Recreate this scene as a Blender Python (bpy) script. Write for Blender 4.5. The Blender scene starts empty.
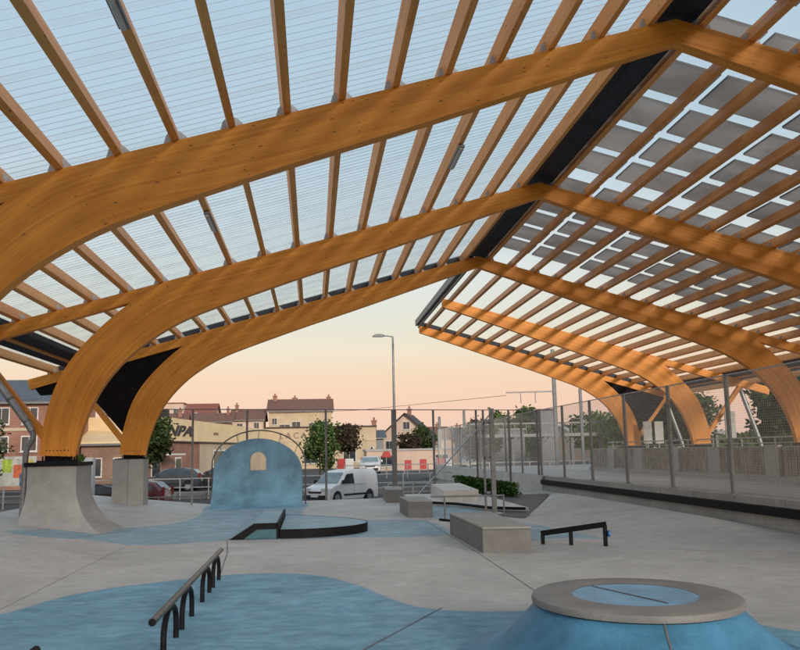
import bpy, math, random
from mathutils import Vector, Matrix, noise
random.seed(7)
R = math.radians
S = bpy.context.scene
COL = S.collection

# ------------------------------------------------------------------ materials
MATS = {}
def nodes(name):
    m = bpy.data.materials.new(name); m.use_nodes = True
    nt = m.node_tree
    return m, nt, nt.nodes, nt.links, nt.nodes['Principled BSDF']

def mat(name, c, rough=.6, scale=3.0, amp=.25, metal=0.0, bump=0.0, bscale=None, spec=.4, fine=0.0, fscale=60.):
    if name in MATS: return MATS[name]
    m, nt, N, L, b = nodes(name)
    tc = N.new('ShaderNodeTexCoord')
    nz = N.new('ShaderNodeTexNoise'); nz.inputs['Scale'].default_value = scale; nz.inputs['Detail'].default_value = 6
    nz.inputs['Roughness'].default_value = .6
    L.new(tc.outputs['Object'], nz.inputs['Vector'])
    rp = N.new('ShaderNodeValToRGB')
    lo = [max(0, x*(1-amp)) for x in c]; hi = [min(1, x*(1+amp)) for x in c]
    rp.color_ramp.elements[0].position = .32; rp.color_ramp.elements[0].color = (*lo, 1)
    rp.color_ramp.elements[1].position = .68; rp.color_ramp.elements[1].color = (*hi, 1)
    L.new(nz.outputs['Fac'], rp.inputs['Fac'])
    out = rp.outputs['Color']
    if fine > 0:
        n2 = N.new('ShaderNodeTexNoise'); n2.inputs['Scale'].default_value = fscale; n2.inputs['Detail'].default_value = 3
        L.new(tc.outputs['Object'], n2.inputs['Vector'])
        mr = N.new('ShaderNodeMapRange'); mr.inputs['From Min'].default_value = .3; mr.inputs['From Max'].default_value = .7
        mr.inputs['To Min'].default_value = 1-fine; mr.inputs['To Max'].default_value = 1+fine
        L.new(n2.outputs['Fac'], mr.inputs['Value'])
        mx = N.new('ShaderNodeVectorMath'); mx.operation = 'SCALE'
        L.new(out, mx.inputs[0]); L.new(mr.outputs['Result'], mx.inputs['Scale']); out = mx.outputs['Vector']
    L.new(out, b.inputs['Base Color'])
    b.inputs['Roughness'].default_value = rough; b.inputs['Metallic'].default_value = metal
    b.inputs['Specular IOR Level'].default_value = spec
    if bump > 0:
        n3 = N.new('ShaderNodeTexNoise'); n3.inputs['Scale'].default_value = bscale or scale*8; n3.inputs['Detail'].default_value = 5
        L.new(tc.outputs['Object'], n3.inputs['Vector'])
        bp = N.new('ShaderNodeBump'); bp.inputs['Strength'].default_value = bump; bp.inputs['Distance'].default_value = .02
        L.new(n3.outputs['Fac'], bp.inputs['Height']); L.new(bp.outputs['Normal'], b.inputs['Normal'])
    MATS[name] = m
    return m

def wood_mat(name, base, dark, lam=.042):
    m, nt, N, L, b = nodes(name)
    uv = N.new('ShaderNodeUVMap'); uv.uv_map = 'UVMap'
    sep = N.new('ShaderNodeSeparateXYZ'); L.new(uv.outputs['UV'], sep.inputs[0])
    # lamella index -> random tone
    dv = N.new('ShaderNodeMath'); dv.operation = 'DIVIDE'; dv.inputs[1].default_value = lam; L.new(sep.outputs['Y'], dv.inputs[0])
    fl = N.new('ShaderNodeMath'); fl.operation = 'FLOOR'; L.new(dv.outputs[0], fl.inputs[0])
    fr = N.new('ShaderNodeMath'); fr.operation = 'FRACT'; L.new(dv.outputs[0], fr.inputs[0])
    # board length breaks
    off = N.new('ShaderNodeMath'); off.operation = 'MULTIPLY_ADD'; off.inputs[1].default_value = 1.37
    L.new(fl.outputs[0], off.inputs[0]); L.new(sep.outputs['X'], off.inputs[2])
    bl = N.new('ShaderNodeMath'); bl.operation = 'DIVIDE'; bl.inputs[1].default_value = 3.1; L.new(off.outputs[0], bl.inputs[0])
    bf = N.new('ShaderNodeMath'); bf.operation = 'FLOOR'; L.new(bl.outputs[0], bf.inputs[0])
    cb = N.new('ShaderNodeCombineXYZ'); L.new(fl.outputs[0], cb.inputs['X']); L.new(bf.outputs[0], cb.inputs['Y'])
    wn = N.new('ShaderNodeTexWhiteNoise'); wn.noise_dimensions = '3D'; L.new(cb.outputs[0], wn.inputs['Vector'])
    # grain
    mp = N.new('ShaderNodeMapping'); mp.inputs['Scale'].default_value = (.9, 26, 1); L.new(uv.outputs['UV'], mp.inputs['Vector'])
    gn = N.new('ShaderNodeTexNoise'); gn.inputs['Scale'].default_value = 2.2; gn.inputs['Detail'].default_value = 7; gn.inputs['Distortion'].default_value = .6
    L.new(mp.outputs[0], gn.inputs['Vector'])
    big = N.new('ShaderNodeTexNoise'); big.inputs['Scale'].default_value = .8; big.inputs['Detail'].default_value = 4; L.new(uv.outputs['UV'], big.inputs['Vector'])
    a1 = N.new('ShaderNodeMath'); a1.operation = 'MULTIPLY'; a1.inputs[1].default_value = .5; L.new(gn.outputs['Fac'], a1.inputs[0])
    a2 = N.new('ShaderNodeMath'); a2.operation = 'MULTIPLY_ADD'; a2.inputs[1].default_value = .22; L.new(wn.outputs['Value'], a2.inputs[0]); L.new(a1.outputs[0], a2.inputs[2])
    a3 = N.new('ShaderNodeMath'); a3.operation = 'MULTIPLY_ADD'; a3.inputs[1].default_value = .5; L.new(big.outputs['Fac'], a3.inputs[0]); L.new(a2.outputs[0], a3.inputs[2])
    rp = N.new('ShaderNodeValToRGB'); e = rp.color_ramp.elements
    e[0].position = .36; e[0].color = (*dark, 1); e[1].position = .8; e[1].color = (*base, 1)
    L.new(a3.outputs[0], rp.inputs['Fac'])
    # knots and finger-joint stains
    mk = N.new('ShaderNodeMapping'); mk.inputs['Scale'].default_value = (5.5, 17, 1); L.new(uv.outputs['UV'], mk.inputs['Vector'])
    vo = N.new('ShaderNodeTexVoronoi'); vo.inputs['Scale'].default_value = 1.0; vo.inputs['Randomness'].default_value = 1; L.new(mk.outputs[0], vo.inputs['Vector'])
    vw = N.new('ShaderNodeSeparateXYZ'); L.new(vo.outputs['Color'], vw.inputs[0])
    th = N.new('ShaderNodeMapRange'); th.inputs['From Min'].default_value = .45; th.inputs['From Max'].default_value = 1.0
    th.inputs['To Min'].default_value = 0.0; th.inputs['To Max'].default_value = .21
    L.new(vw.outputs['X'], th.inputs['Value'])
    lt = N.new('ShaderNodeMath'); lt.operation = 'SUBTRACT'; L.new(th.outputs[0], lt.inputs[0]); L.new(vo.outputs['Distance'], lt.inputs[1])
    kr = N.new('ShaderNodeMapRange'); kr.inputs['From Min'].default_value = -.02; kr.inputs['From Max'].default_value = .05; kr.inputs['To Max'].default_value = .75
    L.new(lt.outputs[0], kr.inputs['Value'])
    mx = N.new('ShaderNodeMixRGB'); mx.inputs['Color2'].default_value = (.10, .035, .012, 1)
    L.new(kr.outputs[0], mx.inputs['Fac']); L.new(rp.outputs['Color'], mx.inputs['Color1'])
    # thin glue line
    gl = N.new('ShaderNodeMapRange'); gl.inputs['From Min'].default_value = 0; gl.inputs['From Max'].default_value = .09; gl.inputs['To Min'].default_value = .68; gl.inputs['To Max'].default_value = 1
    L.new(fr.outputs[0], gl.inputs['Value'])
    sc = N.new('ShaderNodeVectorMath'); sc.operation = 'SCALE'; L.new(mx.outputs[0], sc.inputs[0]); L.new(gl.outputs[0], sc.inputs['Scale'])
    L.new(sc.outputs[0], b.inputs['Base Color'])
    b.inputs['Roughness'].default_value = .5; b.inputs['Specular IOR Level'].default_value = .35
    bp = N.new('ShaderNodeBump'); bp.inputs['Strength'].default_value = .15; bp.inputs['Distance'].default_value = .004
    L.new(gn.outputs['Fac'], bp.inputs['Height']); L.new(bp.outputs['Normal'], b.inputs['Normal'])
    MATS[name] = m
    return m

def floor_mat(name, grey, blue, use_paint=True):
    m, nt, N, L, b = nodes(name)
    tc = N.new('ShaderNodeTexCoord'); P = tc.outputs['Object']
    def noi(scale, det=6, dist=0., vec=None, rough=.6):
        n = N.new('ShaderNodeTexNoise'); n.inputs['Scale'].default_value = scale; n.inputs['Detail'].default_value = det
        n.inputs['Distortion'].default_value = dist; n.inputs['Roughness'].default_value = rough
        L.new(vec or P, n.inputs['Vector']); return n.outputs['Fac']
    def rng(v, a, b_, c, d):
        r = N.new('ShaderNodeMapRange'); r.inputs['From Min'].default_value = a; r.inputs['From Max'].default_value = b_
        r.inputs['To Min'].default_value = c; r.inputs['To Max'].default_value = d; L.new(v, r.inputs['Value']); return r.outputs[0]
    def mul(a, b_):
        q = N.new('ShaderNodeMath'); q.operation = 'MULTIPLY'; L.new(a, q.inputs[0]); L.new(b_, q.inputs[1]); return q.outputs[0]
    big = rng(noi(.45, 5, .8), .3, .7, .86, 1.13)
    mid = rng(noi(2.3, 7, 1.5), .3, .7, .88, 1.12)
    fin = rng(noi(45, 4), .3, .7, .95, 1.05)
    tone = mul(mul(big, mid), fin)
    # scuffs left by wheels: long thin streaks
    mp = N.new('ShaderNodeMapping'); mp.inputs['Scale'].default_value = (.9, 7, 1); mp.inputs['Rotation'].default_value = (0, 0, .35); L.new(P, mp.inputs['Vector'])
    st = rng(noi(1.6, 8, 2.0, mp.outputs[0], .7), .58, .72, 1.0, 1.17)
    tone = mul(tone, st)
    for rot, sc_, lo, hi, val in ((.9, (.35, 16, 1), .60, .70, 1.16), (-.5, (.3, 22, 1), .62, .70, .80), (1.9, (.3, 20, 1), .62, .72, .84), (.1, (.5, 12, 1), .62, .74, 1.13)):
        m5 = N.new('ShaderNodeMapping'); m5.inputs['Scale'].default_value = sc_; m5.inputs['Rotation'].default_value = (0, 0, rot); m5.inputs['Location'].default_value = (rot*7, sc_[1], 0); L.new(P, m5.inputs['Vector'])
        tone = mul(tone, rng(noi(.9, 5, 1.2, m5.outputs[0], .7), lo, hi, 1.0, val))
    tone = mul(tone, rng(noi(.9, 9, 2.5, None, .72), .57, .66, 1.0, .90))
    tone = mul(tone, rng(noi(150, 2), .25, .75, .94, 1.06))
    gs = N.new('ShaderNodeVectorMath'); gs.operation = 'SCALE'; gs.inputs[0].default_value = grey; L.new(tone, gs.inputs['Scale'])
    out = gs.outputs[0]
    if use_paint:
        cr = N.new('ShaderNodeValToRGB'); e = cr.color_ramp.elements
        e[0].position = .3; e[0].color = (blue[0]*.72, blue[1]*.8, blue[2]*.84, 1); e[1].position = .72; e[1].color = (blue[0]*1.45, blue[1]*1.22, blue[2]*1.15, 1)
        mp2 = N.new('ShaderNodeMapping'); mp2.inputs['Scale'].default_value = (1, 2.4, 1); mp2.inputs['Rotation'].default_value = (0, 0, -.15); L.new(P, mp2.inputs['Vector'])
        L.new(noi(1.1, 8, 1.2, mp2.outputs[0], .65), cr.inputs['Fac'])
        bs = N.new('ShaderNodeVectorMath'); bs.operation = 'SCALE'; L.new(cr.outputs[0], bs.inputs[0]); L.new(mul(tone, mid), bs.inputs['Scale'])
        at = N.new('ShaderNodeAttribute'); at.attribute_name = 'paint'
        wob = rng(noi(6, 5), 0, 1, -.05, .05)
        ad = N.new('ShaderNodeMath'); ad.operation = 'ADD'; L.new(at.outputs['Fac'], ad.inputs[0]); L.new(wob, ad.inputs[1])
        f = rng(ad.outputs[0], -.035, .035, 0, 1)
        wear = rng(noi(2.2, 10, 2.0, None, .78), .56, .68, 1.0, .70)
        mx = N.new('ShaderNodeMixRGB'); fa = N.new('ShaderNodeAttribute'); fa.attribute_name = 'fade'; L.new(mul(mul(f, wear), fa.outputs['Fac']), mx.inputs['Fac']); L.new(out, mx.inputs['Color1']); L.new(bs.outputs[0], mx.inputs['Color2'])
        out = mx.outputs[0]
    L.new(out, b.inputs['Base Color'])
    L.new(rng(noi(1.7, 5), .3, .7, .5, .78), b.inputs['Roughness'])
    b.inputs['Specular IOR Level'].default_value = .35
    bp = N.new('ShaderNodeBump'); bp.inputs['Strength'].default_value = .18; bp.inputs['Distance'].default_value = .01
    L.new(noi(14, 8), bp.inputs['Height']); L.new(bp.outputs['Normal'], b.inputs['Normal'])
    MATS[name] = m
    return m

def sheet_mat():
    m, nt, N, L, b = nodes('polycarbonate_sheet')
    out = N['Material Output']
    tr = N.new('ShaderNodeBsdfTransparent'); tr.inputs['Color'].default_value = (.96, .98, .985, 1)
    tl = N.new('ShaderNodeBsdfTranslucent'); tl.inputs['Color'].default_value = (.86, .88, .88, 1)
    gl = N.new('ShaderNodeBsdfGlossy'); gl.inputs['Roughness'].default_value = .15; gl.inputs['Color'].default_value = (.9, .93, .95, 1)
    lw = N.new('ShaderNodeLayerWeight'); lw.inputs['Blend'].default_value = .5
    rp = N.new('ShaderNodeMapRange'); rp.inputs['From Min'].default_value = .50; rp.inputs['From Max'].default_value = .97
    rp.inputs['To Min'].default_value = .06; rp.inputs['To Max'].default_value = .60
    L.new(lw.outputs['Facing'], rp.inputs['Value'])
    tc = N.new('ShaderNodeTexCoord'); sx = N.new('ShaderNodeSeparateXYZ'); L.new(tc.outputs['Object'], sx.inputs[0])
    d1 = N.new('ShaderNodeMath'); d1.operation = 'DIVIDE'; d1.inputs[1].default_value = .885; L.new(sx.outputs['Y'], d1.inputs[0])
    f1 = N.new('ShaderNodeMath'); f1.operation = 'FRACT'; L.new(d1.outputs[0], f1.inputs[0])
    l1 = N.new('ShaderNodeMath'); l1.operation = 'LESS_THAN'; l1.inputs[1].default_value = .055; L.new(f1.outputs[0], l1.inputs[0])
    dn = N.new('ShaderNodeTexNoise'); dn.inputs['Scale'].default_value = 1.6; dn.inputs['Detail'].default_value = 7; L.new(tc.outputs['Object'], dn.inputs['Vector'])
    dr = N.new('ShaderNodeMapRange'); dr.inputs['From Min'].default_value = .45; dr.inputs['From Max'].default_value = .75; dr.inputs['To Max'].default_value = .14; L.new(dn.outputs['Fac'], dr.inputs['Value'])
    a1 = N.new('ShaderNodeMath'); a1.operation = 'MULTIPLY_ADD'; a1.inputs[1].default_value = .22; L.new(l1.outputs[0], a1.inputs[0]); L.new(rp.outputs[0], a1.inputs[2])
    a2 = N.new('ShaderNodeMath'); a2.operation = 'ADD'; a2.use_clamp = True; L.new(a1.outputs[0], a2.inputs[0]); L.new(dr.outputs[0], a2.inputs[1])
    m1 = N.new('ShaderNodeMixShader'); m1.inputs[0].default_value = .12; L.new(tl.outputs[0], m1.inputs[1]); L.new(gl.outputs[0], m1.inputs[2])
    m2 = N.new('ShaderNodeMixShader'); L.new(a2.outputs[0], m2.inputs[0]); L.new(tr.outputs[0], m2.inputs[1]); L.new(m1.outputs[0], m2.inputs[2])
    L.new(m2.outputs[0], out.inputs['Surface'])
    MATS['sheet'] = m
    return m

def pv_mat():
    m, nt, N, L, b = nodes('solar_module')
    out = N['Material Output']
    b.inputs['Base Color'].default_value = (.30, .27, .25, 1); b.inputs['Roughness'].default_value = .35
    tc = N.new('ShaderNodeTexCoord')
    nz = N.new('ShaderNodeTexNoise'); nz.inputs['Scale'].default_value = .7; nz.inputs['Detail'].default_value = 5; L.new(tc.outputs['Object'], nz.inputs['Vector'])
    rp = N.new('ShaderNodeValToRGB'); rp.color_ramp.elements[0].position = .35; rp.color_ramp.elements[1].position = .65
    rp.color_ramp.elements[0].color = (.45, .425, .41, 1); rp.color_ramp.elements[1].color = (.62, .59, .57, 1)
    L.new(nz.outputs['Fac'], rp.inputs['Fac']); L.new(rp.outputs[0], b.inputs['Base Color'])
    tl = N.new('ShaderNodeBsdfTranslucent'); L.new(rp.outputs[0], tl.inputs['Color'])
    mx = N.new('ShaderNodeMixShader'); mx.inputs[0].default_value = .76
    L.new(b.outputs[0], mx.inputs[1]); L.new(tl.outputs[0], mx.inputs[2]); L.new(mx.outputs[0], out.inputs['Surface'])
    MATS['pv'] = m
    return m

def brick_mat(name, c1, c2, mortar, sc=1.0):
    m, nt, N, L, b = nodes(name)
    tc = N.new('ShaderNodeTexCoord'); sp = N.new('ShaderNodeSeparateXYZ'); L.new(tc.outputs['Object'], sp.inputs[0])
    ad = N.new('ShaderNodeMath'); ad.operation = 'ADD'; L.new(sp.outputs['X'], ad.inputs[0]); L.new(sp.outputs['Y'], ad.inputs[1])
    cb = N.new('ShaderNodeCombineXYZ'); L.new(ad.outputs[0], cb.inputs['X']); L.new(sp.outputs['Z'], cb.inputs['Y'])
    br = N.new('ShaderNodeTexBrick'); br.inputs['Scale'].default_value = 1/ sc
    br.inputs['Color1'].default_value = (*c1, 1); br.inputs['Color2'].default_value = (*c2, 1); br.inputs['Mortar'].default_value = (*mortar, 1)
    br.inputs['Brick Width'].default_value = .23; br.inputs['Row Height'].default_value = .075; br.inputs['Mortar Size'].default_value = .008
    L.new(cb.outputs[0], br.inputs['Vector'])
    nz = N.new('ShaderNodeTexNoise'); nz.inputs['Scale'].default_value = .7; nz.inputs['Detail'].default_value = 6; L.new(tc.outputs['Object'], nz.inputs['Vector'])
    mr = N.new('ShaderNodeMapRange'); mr.inputs['From Min'].default_value = .3; mr.inputs['From Max'].default_value = .7; mr.inputs['To Min'].default_value = .75; mr.inputs['To Max'].default_value = 1.2
    L.new(nz.outputs['Fac'], mr.inputs['Value'])
    sc_ = N.new('ShaderNodeVectorMath'); sc_.operation = 'SCALE'; L.new(br.outputs['Color'], sc_.inputs[0]); L.new(mr.outputs[0], sc_.inputs['Scale'])
    L.new(sc_.outputs[0], b.inputs['Base Color']); b.inputs['Roughness'].default_value = .85
    MATS[name] = m
    return m

def leaf_mat(name, c):
    m, nt, N, L, b = nodes(name)
    tc = N.new('ShaderNodeTexCoord')
    nz = N.new('ShaderNodeTexNoise'); nz.inputs['Scale'].default_value = 1.4; nz.inputs['Detail'].default_value = 5; L.new(tc.outputs['Object'], nz.inputs['Vector'])
    wn = N.new('ShaderNodeTexNoise'); wn.inputs['Scale'].default_value = 9; L.new(tc.outputs['Object'], wn.inputs['Vector'])
    ad = N.new('ShaderNodeMath'); ad.operation = 'ADD'; L.new(nz.outputs['Fac'], ad.inputs[0]); L.new(wn.outputs['Fac'], ad.inputs[1])
    rp = N.new('ShaderNodeValToRGB'); rp.color_ramp.elements[0].position = .75; rp.color_ramp.elements[1].position = 1.25
    rp.color_ramp.elements[0].position = .38; rp.color_ramp.elements[1].position = .62
    hf = N.new('ShaderNodeMath'); hf.operation = 'MULTIPLY'; hf.inputs[1].default_value = .5; L.new(ad.outputs[0], hf.inputs[0])
    rp.color_ramp.elements[0].color = (*[x*.55 for x in c], 1); rp.color_ramp.elements[1].color = (*[x*1.6 for x in c], 1)
    L.new(hf.outputs[0], rp.inputs['Fac']); L.new(rp.outputs[0], b.inputs['Base Color'])
    b.inputs['Roughness'].default_value = .6; b.inputs['Specular IOR Level'].default_value = .25
    MATS[name] = m
    return m

WOOD = wood_mat('glulam_wood', (.88, .35, .045), (.60, .20, .02))
PURL = wood_mat('purlin_wood', (.86, .40, .115), (.60, .23, .055), lam=.06)
GREY = (.475, .465, .452); BLUE = (.155, .345, .47)
FLOOR = floor_mat('skatepark_concrete', GREY, BLUE)
CONC = floor_mat('bare_concrete', (.345, .338, .33), BLUE, False)
PALEC = floor_mat('pale_concrete', (.60, .575, .54), BLUE, False)
WALLC = floor_mat('wall_concrete', (.36, .35, .335), BLUE, False)
def clear_mat():
    m, nt, N, L, b = nodes('clear_roof_sheet'); out = N['Material Output']
    tr = N.new('ShaderNodeBsdfTransparent'); tr.inputs['Color'].default_value = (.985, .985, .98, 1)
    tl = N.new('ShaderNodeBsdfTranslucent'); tl.inputs['Color'].default_value = (.9, .9, .88, 1)
    tc = N.new('ShaderNodeTexCoord'); dn = N.new('ShaderNodeTexNoise'); dn.inputs['Scale'].default_value = 1.2; dn.inputs['Detail'].default_value = 7; L.new(tc.outputs['Object'], dn.inputs['Vector'])
    dr = N.new('ShaderNodeMapRange'); dr.inputs['From Min'].default_value = .35; dr.inputs['From Max'].default_value = .75; dr.inputs['To Min'].default_value = .02; dr.inputs['To Max'].default_value = .12; L.new(dn.outputs['Fac'], dr.inputs['Value'])
    mx = N.new('ShaderNodeMixShader'); L.new(dr.outputs[0], mx.inputs[0]); L.new(tr.outputs[0], mx.inputs[1]); L.new(tl.outputs[0], mx.inputs[2]); L.new(mx.outputs[0], out.inputs['Surface'])
    return m
CLEAR = clear_mat()
SHEET = sheet_mat(); PV = pv_mat()
BLK = mat('black_steel', (.010, .010, .012), .6, 20, .3, spec=.12)
BLKC = mat('black_cladding', (.010, .008, .008), .7, 3, .3, spec=.1)
RIDGE = mat('dark_ridge_lining', (.018, .022, .032), .6, 2, .4)
GALV = mat('galvanised_steel', (.36, .38, .40), .42, 12, .2, metal=.7, fine=.1)
GALVD = mat('weathered_steel', (.20, .205, .21), .5, 12, .25, metal=.4, fine=.1)
WIRE = mat('galvanised_wire', (.55, .54, .52), .5, 12, .1, metal=.25)
RAILW = mat('grey_railing_paint', (.42, .41, .40), .55, 5, .2)
WHITE = mat('white_paint', (.72, .72, .72), .35, 2, .06, spec=.5)
TEAL = mat('teal_painted_steel', (.04, .13, .16), .5, 4, .25)
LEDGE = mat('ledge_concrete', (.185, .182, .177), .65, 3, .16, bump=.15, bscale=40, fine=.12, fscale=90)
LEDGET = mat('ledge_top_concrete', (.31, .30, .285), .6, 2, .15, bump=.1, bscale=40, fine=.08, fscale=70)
SEAM = mat('joint_sealant', (.16, .155, .15), .8, 5, .3)
ASPH = mat('asphalt', (.062, .063, .066), .85, 1.5, .3, bump=.3, bscale=60, fine=.15, fscale=120)
PAVE = mat('pale_paving', (.26, .25, .235), .8, .8, .2, fine=.1, fscale=30)
DARKQ = mat('dark_quad_surface', (.075, .07, .07), .6, 2, .25, fine=.1)
PLATE = mat('bracket_zinc', (.40, .42, .44), .5, 20, .15, metal=.3)
GLASS = mat('window_glass', (.03, .04, .05), .08, 2, .4, spec=.9)
FROST = mat('milky_diffuser', (.55, .55, .53), .4, 4, .1)

# ------------------------------------------------------------------ mesh builder
class MB:
    def __init__(s): s.v = []; s.f = []; s.uv = []; s.mi = []
    def face(s, pts, uvs=None, mi=0):
        i = len(s.v); s.v += [tuple(p) for p in pts]; s.f.append(tuple(range(i, i+len(pts))))
        s.uv.append(uvs or [(p[0]+p[1], p[2]) for p in pts]); s.mi.append(mi)
    def box(s, a, b, M=None, mi=0, long=None):
        x0, y0, z0 = a; x1, y1, z1 = b
        c = [Vector((x, y, z)) for z in (z0, z1) for y in (y0, y1) for x in (x0, x1)]
        if M: c = [M @ p for p in c]
        for q in ((0,2,3,1), (4,5,7,6), (0,1,5,4), (2,6,7,3), (0,4,6,2), (1,3,7,5)):
            loc = [Vector((x, y, z)) for z in (z0, z1) for y in (y0, y1) for x in (x0, x1)]
            if long == 'y': uv = [(loc[k].y, loc[k].x+loc[k].z) for k in q]
            elif long == 'x': uv = [(loc[k].x, loc[k].y+loc[k].z) for k in q]
            else: uv = None
            s.face([c[k] for k in q], uv, mi)
    def bar(s, p, q, w, h=None, mi=0):
        "rectangular bar from p to q"
        p = Vector(p); q = Vector(q); h = h or w; d = q-p; L = d.length
        if L < 1e-6: return
        M = Matrix.Translation(p) @ d.to_track_quat('X', 'Z').to_matrix().to_4x4()
        s.box((0, -w/2, -h/2), (L, w/2, h/2), M, mi, 'x')
    def tube(s, pts, r, n=10, cap=True, mi=0):
        pts = [Vector(p) for p in pts]; rs = r if isinstance(r, (list, tuple)) else [r]*len(pts)
        rings = []; up = None
        for i, p in enumerate(pts):
            t = (pts[min(i+1, len(pts)-1)] - pts[max(i-1, 0)]).normalized()
            if up is None: up = Vector((0, 0, 1)) if abs(t.z) < .9 else Vector((1, 0, 0))
            side = t.cross(up).normalized(); up = side.cross(t).normalized()
            rings.append([p + (side*math.cos(a)+up*math.sin(a))*rs[i] for a in [2*math.pi*k/n for k in range(n)]])
        for i in range(len(rings)-1):
            for k in range(n):
                s.face([rings[i][k], rings[i][(k+1)%n], rings[i+1][(k+1)%n], rings[i+1][k]], None, mi)
        if cap: s.face(rings[0][::-1], None, mi); s.face(rings[-1], None, mi)
    def prism(s, poly, d, M=None, mi=0, side=None):
        "poly: list of 3D points (planar), extruded by vector d"
        d = Vector(d); a = [Vector(p) for p in poly]; b = [p+d for p in a]
        if M: a = [M@p for p in a]; b = [M@p for p in b]
        s.face(a[::-1], None, max(side) if side else mi); s.face(b, None, max(side) if side else mi)
        for i in range(len(a)):
            j = (i+1) % len(a); s.face([a[i], a[j], b[j], b[i]], None, side[i] if side else mi)
    def build(s, name, m, parent=None, org=None, smooth=False, merge=False):
        """vertices are in world space (or, with org given, the object origin goes there)"""
        me = bpy.data.meshes.new(name)
        if parent is not None and org is None: org = Vector(parent['_org']) if '_org' in parent else parent.location
        o3 = Vector(org) if org is not None else Vector((0, 0, 0))
        me.from_pydata([(v[0]-o3.x, v[1]-o3.y, v[2]-o3.z) for v in s.v], [], s.f)
        ul = me.uv_layers.new(name='UVMap')
        k = 0
        for u in s.uv:
            for c in u: ul.data[k].uv = (c[0], c[1]); k += 1
        for q in (m if isinstance(m, (list, tuple)) else [m]): me.materials.append(q)
        for p, i in zip(me.polygons, s.mi): p.material_index = i
        if merge or smooth:
            import bmesh
            bm = bmesh.new(); bm.from_mesh(me); bmesh.ops.remove_doubles(bm, verts=bm.verts, dist=1e-4)
            bmesh.ops.recalc_face_normals(bm, faces=bm.faces); bm.to_mesh(me); bm.free()
        if smooth:
            for p in me.polygons: p.use_smooth = True
            me.set_sharp_from_angle(angle=R(38))
        o = bpy.data.objects.new(name, me); COL.objects.link(o)
        if parent is not None: o.parent = parent
        else: o.location = o3
        return o

def bevel(o, w=.01, seg=2):
    md = o.modifiers.new('bevel', 'BEVEL'); md.width = w; md.segments = seg; md.limit_method = 'ANGLE'; md.angle_limit = R(35)
    return o

def empty(name, loc, label, cat, group=None):
    o = bpy.data.objects.new(name, None); COL.objects.link(o); o.location = loc; o.empty_display_size = .3
    o['label'] = label; o['category'] = cat
    if group: o['group'] = group
    return o
def tag(o, label, cat, group=None):
    o['label'] = label; o['category'] = cat
    if group: o['group'] = group
    return o
def struct(o): o['kind'] = 'structure'; return o
# parts of an empty are given world coordinates; build() subtracts the parent's location. Sub-parts: parent's own origin is 0.
def part(mb, name, m, root, **k):
    o = mb.build(name, m, root, org=root.location, **k); return o
def sub(mb, name, m, par, root, **k):
    o = mb.build(name, m, par, org=root.location, **k); return o
def copytree(o, loc, label=None, rotz=None, group=None):
    c = o.copy(); COL.objects.link(c); c.location = loc
    if rotz is not None: c.rotation_euler = (0, 0, rotz)
    if label: c['label'] = label
    if group: c['group'] = group
    for ch in list(o.children):
        d = ch.copy(); COL.objects.link(d); d.parent = c
        for g in list(ch.children):
            e = g.copy(); COL.objects.link(e); e.parent = d
    return c

# ------------------------------------------------------------------ skatepark floor (height field with painted zones)
def sstep(a, b, x):
    t = max(0., min(1., (x-a)/(b-a))); return t*t*(3-2*t)
def poly_sd(px, py, poly):
    d = 1e9; ins = False; n = len(poly)
    for i in range(n):
        ax, ay = poly[i]; bx, by = poly[(i+1) % n]
        ex, ey = bx-ax, by-ay; wx, wy = px-ax, py-ay
        t = max(0., min(1., (wx*ex+wy*ey)/(ex*ex+ey*ey+1e-12)))
        d = min(d, (wx-t*ex)**2+(wy-t*ey)**2)
        if (ay > py) != (by > py) and px < (bx-ax)*(py-ay)/(by-ay)+ax: ins = not ins
    d = math.sqrt(d); return d if ins else -d
FOOT = [(4.35, 19.5), (4.8, 16.2), (5.4, 14.9), (6.7, 13.9), (8.7, 12.7)]     # foot of the right-hand bank
BANK = FOOT + [(8.7, 40), (8.3, 30.2), (5.2, 21.0)]
def smooth_poly(p, n=6, closed=True):
    out = []
    N_ = len(p)
    for i in range(N_ if closed else N_-1):
        p0, p1, p2, p3 = (p[(i-1) % N_], p[i], p[(i+1) % N_], p[(i+2) % N_]) if closed else (p[max(i-1,0)], p[i], p[i+1], p[min(i+2, N_-1)])
        for k in range(n):
            t = k/n
            out.append(tuple(.5*((2*p1[j])+(-p0[j]+p2[j])*t+(2*p0[j]-5*p1[j]+4*p2[j]-p3[j])*t*t+(-p0[j]+3*p1[j]-3*p2[j]+p3[j])*t**3) for j in range(len(p1))))
    if not closed: out.append(tuple(p[-1]))
    return out
B1 = [(-9, -6), (-9, 4.0), (-4.6, 8.1), (-3.4, 9.9), (-3.1, 10.75), (-2.90, 11.2), (-2.42, 11.76), (-1.71, 12.2), (-1.22, 12.48), (-.7, 12.52), (-.26, 12.38), (.15, 12.0), (.57, 11.06), (.88, 10.03), (1.14, 9.43), (1.50, 9.15), (2.07, 9.03), (3.2, 8.9), (4.0, 8.0), (4.5, 7.2), (4.6, 6.0), (5.2, 4.0), (6, 1), (6, -6)]
B2 = [(-5.9, 17.6), (-5.2, 17.15), (-4.14, 17.3), (-3.22, 16.95), (-2.15, 17.1), (-1.62, 17.4), (-.7, 17.25), (.89, 17.2), (2.6, 17.15), (2.6, 20.85), (1.24, 21.44), (.3, 22.4), (-.33, 24.5), (-.33, 30), (-3.25, 30), (-3.13, 24.8), (-3.2, 23.0), (-3.75, 21.0), (-4.4, 19.7), (-5.3, 18.6)]
B3 = [(3.5, 15.9), (4.5, 15.9), (5.2, 15.6), (5.0, 17.2), (4.6, 19.4), (3.6, 19.3)]
B4 = [(2.95, 20.6), (3.3, 20.6), (4.6, 22.6), (4.6, 25.2), (3.6, 26.0), (2.95, 23)]
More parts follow.
